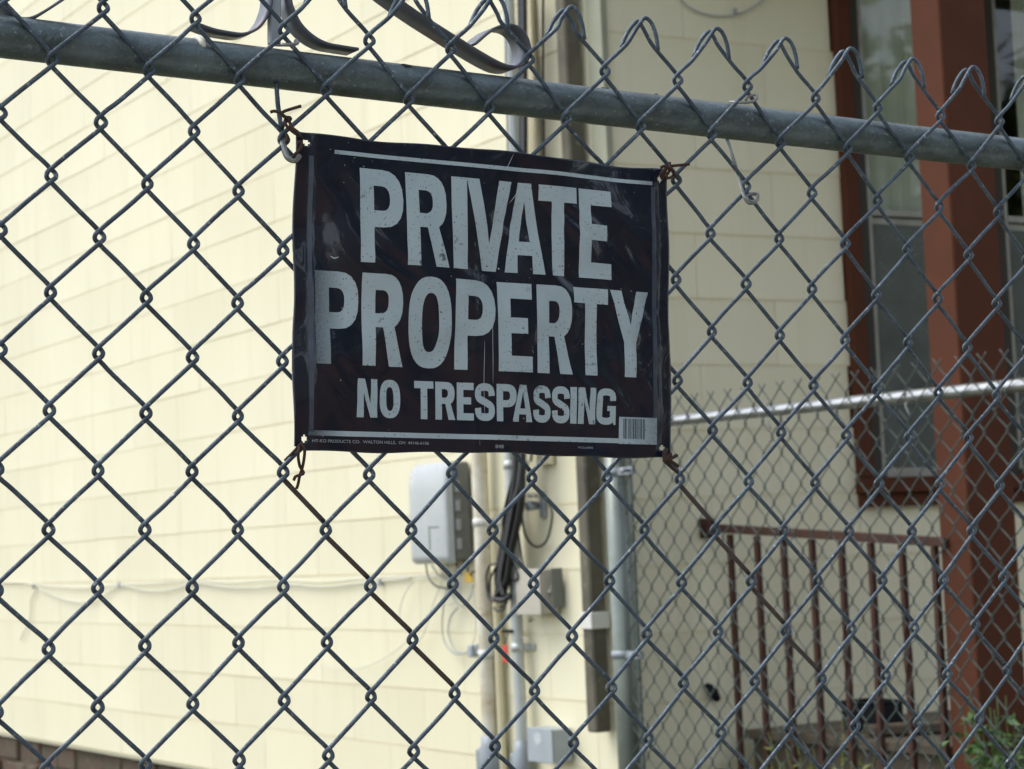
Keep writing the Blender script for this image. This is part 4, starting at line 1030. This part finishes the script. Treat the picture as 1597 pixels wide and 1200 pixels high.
# glyphs in a unit box, y up
def arc(cx_, cy_, rx, ry, a0, a1, n=10, p=2.4):
    out = []
    for k in range(n + 1):
        a = math.radians(a0 + (a1 - a0) * k / n); c, s_ = math.cos(a), math.sin(a)
        out.append((cx_ + rx * math.copysign(abs(c) ** (2 / p), c), cy_ + ry * math.copysign(abs(s_) ** (2 / p), s_)))
    return out
def thick(path, tx, ty):
    """outline of a stroke; tx horizontal stem width, ty thickness of level strokes"""
    P = np.array(path); n = len(P); Lf, Rt = [], []
    for i in range(n):
        t_ = P[min(i + 1, n - 1)] - P[max(i - 1, 0)]; t_ = t_ / np.linalg.norm(t_); nn = np.array([-t_[1] * tx / 2, t_[0] * ty / 2])
        Lf.append(tuple(P[i] + nn)); Rt.append(tuple(P[i] - nn))
    return Lf + Rt[::-1]
def G(ch, s, h):
    if ch == 'P': return [[(0, 0), (0, 1), (.52, 1)] + arc(.52, .69, .48, .31, 90, -90)[1:-1] + [(.52, .38), (s, .38), (s, 0)], [(s, 1 - h), (s, .38 + h), (.50, .38 + h)] + arc(.50, .69, .5 - s + .0, .31 - h, -90, 90)[1:-1] + [(.50, 1 - h)]]
    if ch == 'R': return [[(0, 0), (0, 1), (.54, 1)] + arc(.54, .70, .44, .30, 90, -62)[1:] + [(1, 0), (1 - s * 1.02, 0), (.50, .42), (s, .42), (s, 0)], [(s, 1 - h), (s, .42 + h * .85), (.50, .42 + h * .85)] + arc(.50, .70, .46 - s * .98, .30 - h * 1.02, -85, 85)[1:-1] + [(.50, 1 - h)]]
    if ch == 'O': return [arc(.5, .5, .5, .5, 0, 360, 36, 2.5)[:-1], arc(.5, .5, .5 - s, .5 - h, 360, 0, 30, 2.6)[:-1]]
    if ch == 'I': return [[(0, 0), (0, 1), (1, 1), (1, 0)]]
    if ch == 'T': return [[(.5 - s / 2, 0), (.5 - s / 2, 1 - h), (0, 1 - h), (0, 1), (1, 1), (1, 1 - h), (.5 + s / 2, 1 - h), (.5 + s / 2, 0)]]
    if ch == 'E': return [[(0, 0), (0, 1), (1, 1), (1, 1 - h), (s, 1 - h), (s, .5 + h / 2 + .02), (.86, .5 + h / 2 + .02), (.86, .5 - h / 2 + .02), (s, .5 - h / 2 + .02), (s, h), (1, h), (1, 0)]]
    if ch == 'V': return [[(0, 1), (s * 1.0, 1), (.5, .30), (1 - s, 1), (1, 1), (.5 + s * .55, 0), (.5 - s * .55, 0)]]
    if ch == 'A': return [[(0, 0), (.5 - s * .52, 1), (.5 + s * .52, 1), (1, 0), (1 - s, 0), (.68, .20), (.32, .20), (s, 0)], [(.37, .20 + h * .85), (.63, .20 + h * .85), (.5, .80)]]
    if ch == 'Y': return [[(.5 - s / 2, 0), (.5 - s / 2, .40), (0, 1), (s, 1), (.5, .60), (1 - s, 1), (1, 1), (.5 + s / 2, .40), (.5 + s / 2, 0)]]
    if ch == 'N': return [[(0, 0), (0, 1), (s * 1.05, 1), (1 - s, .36), (1 - s, 1), (1, 1), (1, 0), (1 - s * 1.05, 0), (s, .64), (s, 0)]]
    if ch == 'S':
        a, c = s / 2, h / 2
        path = [(1 - a * .95, .67), (1 - a, .74)] + arc(.5, .745, .5 - a, .255 - c, 10, 170, 9)[1:] + [(a, .70)] + arc(.42, .70, .42 - a, .15, 180, 235, 4)[1:] + [(.5, .505)] + arc(.56, .30, .44 - a, .15, 55, 5, 4)[0:] + arc(.5, .255, .5 - a, .255 - c, -5, -170, 9) + [(a, .27), (a * .95, .34)]
        return [thick(path, s * .95, h * 1.05)]
    if ch == 'G':
        a, c = s / 2, h / 2
        path = [(1 - a, .66), (1 - a, .74)] + arc(.5, .74, .5 - a, .26 - c, 5, 180, 10) + arc(.5, .26, .5 - a, .26 - c, 180, 330, 10)[0:]
        o1 = thick(path, s, h)
        n_ = len(path); Lf = o1[:n_]; Rt = o1[n_:]
        # close the lower right with the bar and spur
        end_i, end_o = (o1[n_ - 1], o1[n_])
        outer_end, inner_end = (o1[n_], o1[n_ - 1]) if o1[n_][1] < o1[n_ - 1][1] else (o1[n_ - 1], o1[n_])
        spur = [(.86, .10), (.90, 0), (1, 0), (1, .52), (.55, .52), (.55, .38), (1 - s, .38), (1 - s, .25)]
        if outer_end == o1[n_ - 1]: return [o1[:n_] + spur + o1[n_:]]
        return [o1[:n_] + spur[::-1] + o1[n_:]]
    return []
def flat_poly(loops, name, up=.00028):
    """2D loops (first outer, others holes) in sheet coordinates -> mesh draped on the sheet"""
    bm = bmesh.new()
    edges = []
    for lp in loops:
        vs_ = [bm.verts.new((u, v, 0)) for u, v in lp]
        edges += [bm.edges.new((vs_[i], vs_[(i + 1) % len(vs_)])) for i in range(len(vs_))]
    bmesh.ops.triangle_fill(bm, use_beauty=True, use_dissolve=False, edges=edges, normal=(0, 0, 1))
    us = [v.co.x for v in bm.verts]; vv = [v.co.y for v in bm.verts]
    st = .0044
    for axis, lo, hi in ((0, min(us), max(us)), (1, min(vv), max(vv))):
        k = math.ceil(lo / st)
        while k * st < hi:
            co = [0, 0, 0]; no = [0, 0, 0]; co[axis] = k * st; no[axis] = 1
            bmesh.ops.bisect_plane(bm, geom=bm.verts[:] + bm.edges[:] + bm.faces[:], dist=1e-6, plane_co=co, plane_no=no); k += 1
    uv_ = [(v.co.x, v.co.y) for v in bm.verts]
    for v, (a, c) in zip(bm.verts, uv_): v.co = Vector(SP(a, c, up))
    for f in bm.faces:
        f.smooth = True; f.normal_update()
        if f.normal.dot(Vector(-NN)) < 0: f.normal_flip()
    me = bpy.data.meshes.new(name); bm.to_mesh(me); bm.free(); suv(me, uv_)
    return me
def zx(X, Y):        # close-up picture position of a printed mark -> sheet coordinates
    u, v = NF(440 + X / 2.222, 180 + Y / 2.222, SOFF + .003); return u - SU0, v - SV0
def line_of(text, xs, ymid, vtop, vbot, stem_mm, h):
    rg = random.Random(len(text))
    for ch, (x0_, x1_) in zip(text, xs):
        u0 = zx(x0_, ymid(x0_))[0]; u1 = zx(x1_, ymid(x1_))[0]; wd = u1 - u0; ht = vbot - vtop
        lps = G(ch, stem_mm / 1000 / wd if ch != 'I' else 1, h)
        lps = [[(u0 + x * wd, vbot - y * ht) for x, y in lp] for lp in lps]
        link('letter', flat_poly(lps, 'letter'), sign, MP)
o_ = -SV0
line_of('PRIVATE', [(272, 420), (430, 573), (588, 641), (641, 797), (773, 909), (889, 1020), (1028, 1143)], lambda x: 345 + (x - 272) * .085, .0203 + o_, .0999 + o_, 12.6, .178)
line_of('PROPERTY', [(120, 268), (278, 420), (436, 584), (597, 738), (746, 863), (880, 1004), (1009, 1131), (1140, 1274)], lambda x: 695 + (x - 120) * .06, .1088 + o_, .1864 + o_, 12.6, .178)
line_of('NOTRESPASSING', [(262, 333), (341, 413), (461, 527), (533, 601), (607, 663), (667, 735), (741, 808), (795, 864), (866, 928), (932, 996), (998, 1021), (1026, 1088), (1092, 1159)], lambda x: 980 + (x - 262) * .035, .1974 + o_, .2296 + o_, 6.3, .19)
def strip(name, u0, u1, v0, v1, m_=None, up=.00028): return link(name, flat_poly([[(u0, v0), (u1, v0), (u1, v1), (u0, v1)]], name, up), sign, m_ or MP)
ul, ur = zx(95, 1098)[0], zx(1286, 1140)[0]
strip('border_line', zx(185, 125)[0], zx(1288, 238)[0], .0072 + o_, .0106 + o_)
strip('border_line', ul, zx(1172, 1130)[0], .2414 + o_, .2457 + o_)
# bar code block with its dark bars
bu0, bu1 = zx(1172, 1090)[0], zx(1304, 1090)[0]
strip('barcode_panel', bu0, bu1, .2222 + o_, .2462 + o_)
M['bars'] = mat('dark_print', (.03, .04, .055), .4)
xb = bu0 + .0045; rgb = random.Random(8)
for k in range(14):
    wd = rgb.choice((.0005, .0005, .0008, .0012)); strip('bar', xb, xb + wd, .2235 + o_, .2415 + o_, M['bars'], .00055); xb += wd + rgb.choice((.0007, .0010, .0015))
# small print
def fine(text, u0, u1, v0, v1):
    c = bpy.data.curves.new('small_print', 'FONT'); c.body = text; c.resolution_u = 3; c.offset = .012
    o = bpy.data.objects.new('tmp', c); COL.objects.link(o)
    bpy.context.view_layer.update()
    dg = bpy.context.evaluated_depsgraph_get(); me = bpy.data.meshes.new_from_object(o.evaluated_get(dg))
    bpy.data.objects.remove(o)
    co = np.zeros(len(me.vertices) * 3, 'f'); me.vertices.foreach_get('co', co); co = co.reshape(-1, 3)
    lo, hi = co.min(0), co.max(0)
    uv_ = [(u0 + (p[0] - lo[0]) / (hi[0] - lo[0]) * (u1 - u0), v1 - (p[1] - lo[1]) / (hi[1] - lo[1]) * (v1 - v0)) for p in co]
    me.vertices.foreach_set('co', np.array([SP(a, c_, .0004) for a, c_ in uv_], 'f').ravel()); me.update(); suv(me, uv_)
    return link('small_print', me, sign, MF)
MF = mat('small_pale_print', (.24, .27, .29), .5)
fine('HY-KO PRODUCTS CO.  WALTON HILLS,  OH  44146-6106', zx(108, 1127)[0], zx(512, 1140)[0], .2486 + o_, .2516 + o_)
fine('848', zx(735, 1145)[0], zx(765, 1145)[0], .2497 + o_, .2529 + o_)
fine('W.O.# 8902', zx(1027, 1155)[0], zx(1081, 1158)[0], .2495 + o_, .2515 + o_)
# raised vertical border edges, faint
M['edge'] = mat('dull_sign_edge_print', (.045, .06, .085), .35, var=(.02, .025, .04), vscale=60, vmix=.8)
strip('side_border', zx(1287, 700)[0], zx(1302, 700)[0], .012 + o_, .2218 + o_, M['edge'], .0002)
strip('side_border', zx(97, 700)[0], zx(112, 700)[0], .014 + o_, .241 + o_, M['edge'], .0002)
# scratches: pale hairlines in the film
M['scr'] = mat('pale_scratch', (.42, .44, .44), .5)
def scratch(pts, w_=.0005):
    P = smooth_path([(*zx(x, y), 0) for x, y in pts], 5); out = []
    me_v = []; uvl = []
    for i, p in enumerate(P):
        t_ = P[min(i + 1, len(P) - 1)] - P[max(i - 1, 0)]; t_ /= np.linalg.norm(t_) + 1e-9
        ww = w_ * (1 - abs(i / (len(P) - 1) * 2 - 1) ** 3 * .8)
        for sg in (-1, 1): q = p[:2] + np.array([-t_[1], t_[0]]) * sg * ww / 2; me_v.append(SP(q[0], q[1], .0005)); uvl.append(q)
    b = MB(); b.add(me_v, [(2 * i, 2 * i + 1, 2 * i + 3, 2 * i + 2) for i in range(len(P) - 1)], True); o = b.build('scratch', M['scr'], sign)
for pts, w_ in (([(699, 780), (697, 900), (700, 1060)], .0004), ([(727, 700), (726, 800), (728, 930)], .0004), ([(681, 1120), (682, 1143)], .0005), ([(783, 290), (762, 330), (738, 365)], .0010), ([(800, 135), (782, 175), (778, 182)], .0005), ([(740, 362), (736, 374)], .0015),
               ([(830, 240), (815, 270), (790, 305)], .0006), ([(172, 486), (185, 494), (200, 490)], .0009), ([(666, 440), (668, 455)], .0008), ([(758, 620), (762, 690), (757, 740)], .0006), ([(1025, 340), (1027, 352)], .0009), ([(1211, 606), (1217, 611)], .0016), ([(862, 815), (866, 825)], .0012)):
    scratch(pts, w_)
# screw-like dent in the O
# sign ties: rusty twisted wires at the corners
def tie(label, paths, r=.0013):
    e = empty('sign_tie', NX(*paths[0][0]), label, 'wire tie', 'wire ties at the sign corners')
    for p in paths:
        b = MB(); b.tube(NW(p, 5), r, 7); b.build('wire', M['rust'], e)
def zc(X, Y, o): return (400 + X / 6.654, 130 + Y / 6.654, o)
tie('rusty twisted wire tie with two long ends, at the sign\'s top left corner', [
    [zc(145, 300, .010), zc(180, 290, .012), zc(230, 300, .014), zc(265, 320, .015), zc(290, 350, .014), zc(350, 360, .012), zc(345, 385, .010), zc(305, 400, .013), zc(310, 440, .015), zc(350, 480, .016), zc(400, 520, .018), zc(450, 545, .018), zc(465, 560, .012), zc(468, 575, .004)],
    [zc(462, 238, .016), zc(380, 262, .015), zc(290, 292, .015), zc(262, 312, .012), zc(290, 345, .011), zc(330, 370, .014), zc(345, 410, .014), zc(370, 460, .018), zc(420, 500, .020), zc(440, 520, .021)],
    [zc(300, 380, .012), zc(270, 480, -.004), zc(300, 520, .002), zc(322, 560, .010), zc(310, 620, .012)],
    [zc(440, 600, .018), zc(470, 640, .018), zc(440, 700, .017), zc(400, 740, .014), zc(370, 790, .010)]], .0014)
def zr(X, Y, o): return (1000 + X / 2.675, Y / 2.675, o)
tie('rusty wire tie with one end pointing right, at the sign\'s top right corner', [
    [zr(200, 686, .014), zr(160, 690, .014), zr(125, 694, .014), (1041, 262, .012), (1037, 270, .018), (1042, 278, .020), (1050, 274, .012), (1049, 266, .006)],
    [zr(118, 678, .014), zr(120, 700, .016), (1038, 263, .018), (1034, 271, .018), (1036, 280, .018)],
    [zr(80, 700, .016), zr(100, 694, .018), zr(130, 712, .018), (1053, 274, .010), (1058, 280, .004)], [(1036, 266, .019), (1030, 272, .018), (1034, 279, .016), (1042, 270, .018), (1046, 262, .014)]], .0014)
def zl(X, Y, o): return (440 + X / 2.4, 700 + Y / 2.4, o)
tie('rusty looped wire tie hanging from the bottom left corner of the sign', [
    [zl(72, -25, .004), zl(64, 0, .012), zl(60, 30, .010), zl(66, 65, .006), zl(80, 90, .006), zl(70, 98, .008), zl(50, 105, .008), zl(44, 118, .006)],
    [zl(72, -22, .012), zl(84, 5, .014), zl(80, 50, .010), zl(72, 82, .004), zl(66, 100, .002), zl(60, 130, -.002), zl(54, 150, -.004)],
    [zl(70, -18, .012), zl(40, 15, .004), zl(10, 45, -.002)]], .0013)
def zb6(X, Y, o): return (940 + X / 6, 600 + Y / 6, o)
tie('rusty wire tie with two short cut ends, at the sign\'s bottom right corner', [
    [zb6(600, 600, .004), zb6(590, 640, .014), zb6(575, 700, .014), zb6(590, 725, .014), zb6(650, 780, .008), zb6(700, 820, .000)],
    [zb6(600, 610, .012), zb6(570, 660, .014), zb6(600, 700, .016), zb6(640, 690, .015), zb6(695, 662, .014)],
    [zb6(640, 650, .014), zb6(600, 690, .016), zb6(640, 720, .014), zb6(705, 765, .012)]], .0017)

# ------------------------------------------------------------------ plants
def leafy(name, base, h, spread, nst, nl, leaf, label, cat, seed, m):
    rg = random.Random(seed); e = empty(name, base, label, cat)
    bs, bl = MB(), MB()
    for _ in range(nst):
        a = rg.uniform(0, 6.28); l = rg.uniform(.3, 1) * spread; hh = h * rg.uniform(.6, 1)
        p0 = np.array(base) + np.array([math.cos(a), math.sin(a), 0]) * spread * .15
        p2 = np.array(base) + np.array([math.cos(a) * l, math.sin(a) * l, hh]); p1 = (p0 + p2) / 2 + np.array([-math.cos(a) * l * .15, -math.sin(a) * l * .15, hh * .1])
        P = smooth_path([p0, p1, p2], 6); bs.tube(P, np.linspace(.004, .0012, len(P)), 5)
        for q in range(nl):
            t = .25 + .75 * q / nl; p = P[min(int(t * (len(P) - 1)), len(P) - 1)]
            az = rg.uniform(0, 6.28); el = rg.uniform(-.3, .7); d = np.array([math.cos(az) * math.cos(el), math.sin(az) * math.cos(el), math.sin(el)])
            w_ = np.cross(d, [0, 0, 1]); w_ /= np.linalg.norm(w_); up = np.cross(w_, d); L_ = leaf * rg.uniform(.6, 1.1)
            roll = rg.uniform(-.8, .8); w2 = w_ * math.cos(roll) + up * math.sin(roll)
            bl.add([p, p + d * L_ * .4 + w2 * L_ * .19, p + d * L_ - UP * L_ * .15, p + d * L_ * .4 - w2 * L_ * .19, p + d * L_ * .45 + up * .1 * L_], [(0, 1, 4), (1, 2, 4), (2, 3, 4), (3, 0, 4)])
    bs.build('stems', m, e); o = bl.build('leaves', m, e); o['kind'] = 'stuff'
    return e
pb = hit(1572, 1215, RP(0, 0, P_OUT + .16), NR)
leafy('leafy_shrub', (pb[0], pb[1], 0), hit(1570, 1140, RP(0, 0, P_OUT + .16), NR)[2] + .10, .22, 110, 22, .06, 'fresh green leafy shrub in front of the foot of the porch post', 'shrub', 3, M['leaf'])
pw = RP(R0 + .02, 0, .55)
leafy('leafy_weed', (pw[0], pw[1], 0), ZFL + .05, .24, 46, 16, .05, 'low dark weed growing at the foot of the porch railing', 'weed', 9, M['leafdark'])

# trees and a brown shed across the street, seen only in the window glass and on the glossy sign, plus one near tree added for shade
def tree(x, y, h, cr_, seed, label):
    rg = random.Random(seed); e = empty('tree', (x, y, 0), label, 'tree', 'trees across the street')
    b = MB(); P = smooth_path([(x, y, 0), (x + rg.uniform(-.1, .1), y, h * .3), (x + rg.uniform(-.3, .3), y + .1, h * .75)], 6); b.tube(P, np.linspace(.20, .07, len(P)), 10)
    for k in range(7):
        a = rg.uniform(0, 6.28); s_ = P[-1 - rg.randrange(6)]; b.tube(smooth_path([s_, s_ + np.array([math.cos(a) * .7, math.sin(a) * .7, .5]), s_ + np.array([math.cos(a) * 1.5, math.sin(a) * 1.5, 1.2])], 4), .04, 6)
    b.build('trunk', M['bark'], e)
    b = MB(); cl = [(rg.gauss(0, cr_ * .42), rg.gauss(0, cr_ * .42), rg.uniform(-.9, .9) * h * .33) for _ in range(34)]
    for cx_, cy_, cz_ in cl:
        for _ in range(60):
            p = np.array([x + cx_ + rg.gauss(0, .38), y + cy_ + rg.gauss(0, .38), h * .62 + cz_ + rg.gauss(0, .30)])
            d = np.array([rg.gauss(0, 1), rg.gauss(0, 1), rg.gauss(0, .6)]); d /= np.linalg.norm(d); w_ = np.cross(d, [0, 0, 1.]); w_ /= np.linalg.norm(w_) + 1e-6; L_ = rg.uniform(.14, .26)
            b.add([p - d * L_, p + w_ * L_ * .5, p + d * L_, p - w_ * L_ * .5], [(0, 1, 2, 3)])
    o = b.build('crown', M['leafdark'], e); o['kind'] = 'stuff'
for k, (x, y, h, c_) in enumerate(((5.4, -.9, 6.6, 2.2), (12.5, 3.6, 6.2, 2.6), (15.5, 1.0, 6.6, 3.0), (17.5, 4.8, 7.0, 3.0), (13.5, -2.2, 5.6, 2.4), (19, -3, 8, 3.2), (10.5, -9, 7, 2.8), (5, -13, 8, 3.2))):  # first tree is added out of view to cut light on the right
    tree(x, y, h, c_, 40 + k, ['round green tree close behind the right-hand end of the near fence', 'broad green tree across the street, nearest the porch', 'green tree behind the nearest one across the street', 'tall green tree at the far end of the row across the street', 'low green tree between the row and the brown shed', 'tallest tree behind the brown shed', 'green tree right of the brown shed', 'large green tree behind the photographer'][k])
sh = empty('shed', (9, -4.5, 0), 'brown brick shed with a dark roof across the street', 'shed')
b = MB(); b.box((9, -4.5, 0), (.87, -.5, 0), (.5, .87, 0), (0, 0, 1), (0, 5), (-3.2, 3.2), (0, 2.7)); b.build('walls', M['brickfar'], sh)
b = MB(); b.add([np.array((9, -4.5, 2.72)) + np.array((.87, -.5, 0)) * a + np.array((.5, .87, 0)) * c + UP * z for a, c, z in ((-.3, -3.5, 0), (-.3, 3.5, 0), (5.3, 3.5, 0), (5.3, -3.5, 0), (2.5, -3.5, 1.5), (2.5, 3.5, 1.5))], [(0, 1, 5, 4), (3, 4, 5, 2), (0, 4, 3), (1, 2, 5), (0, 3, 2, 1)]); b.build('roof', M['roofing'], sh)
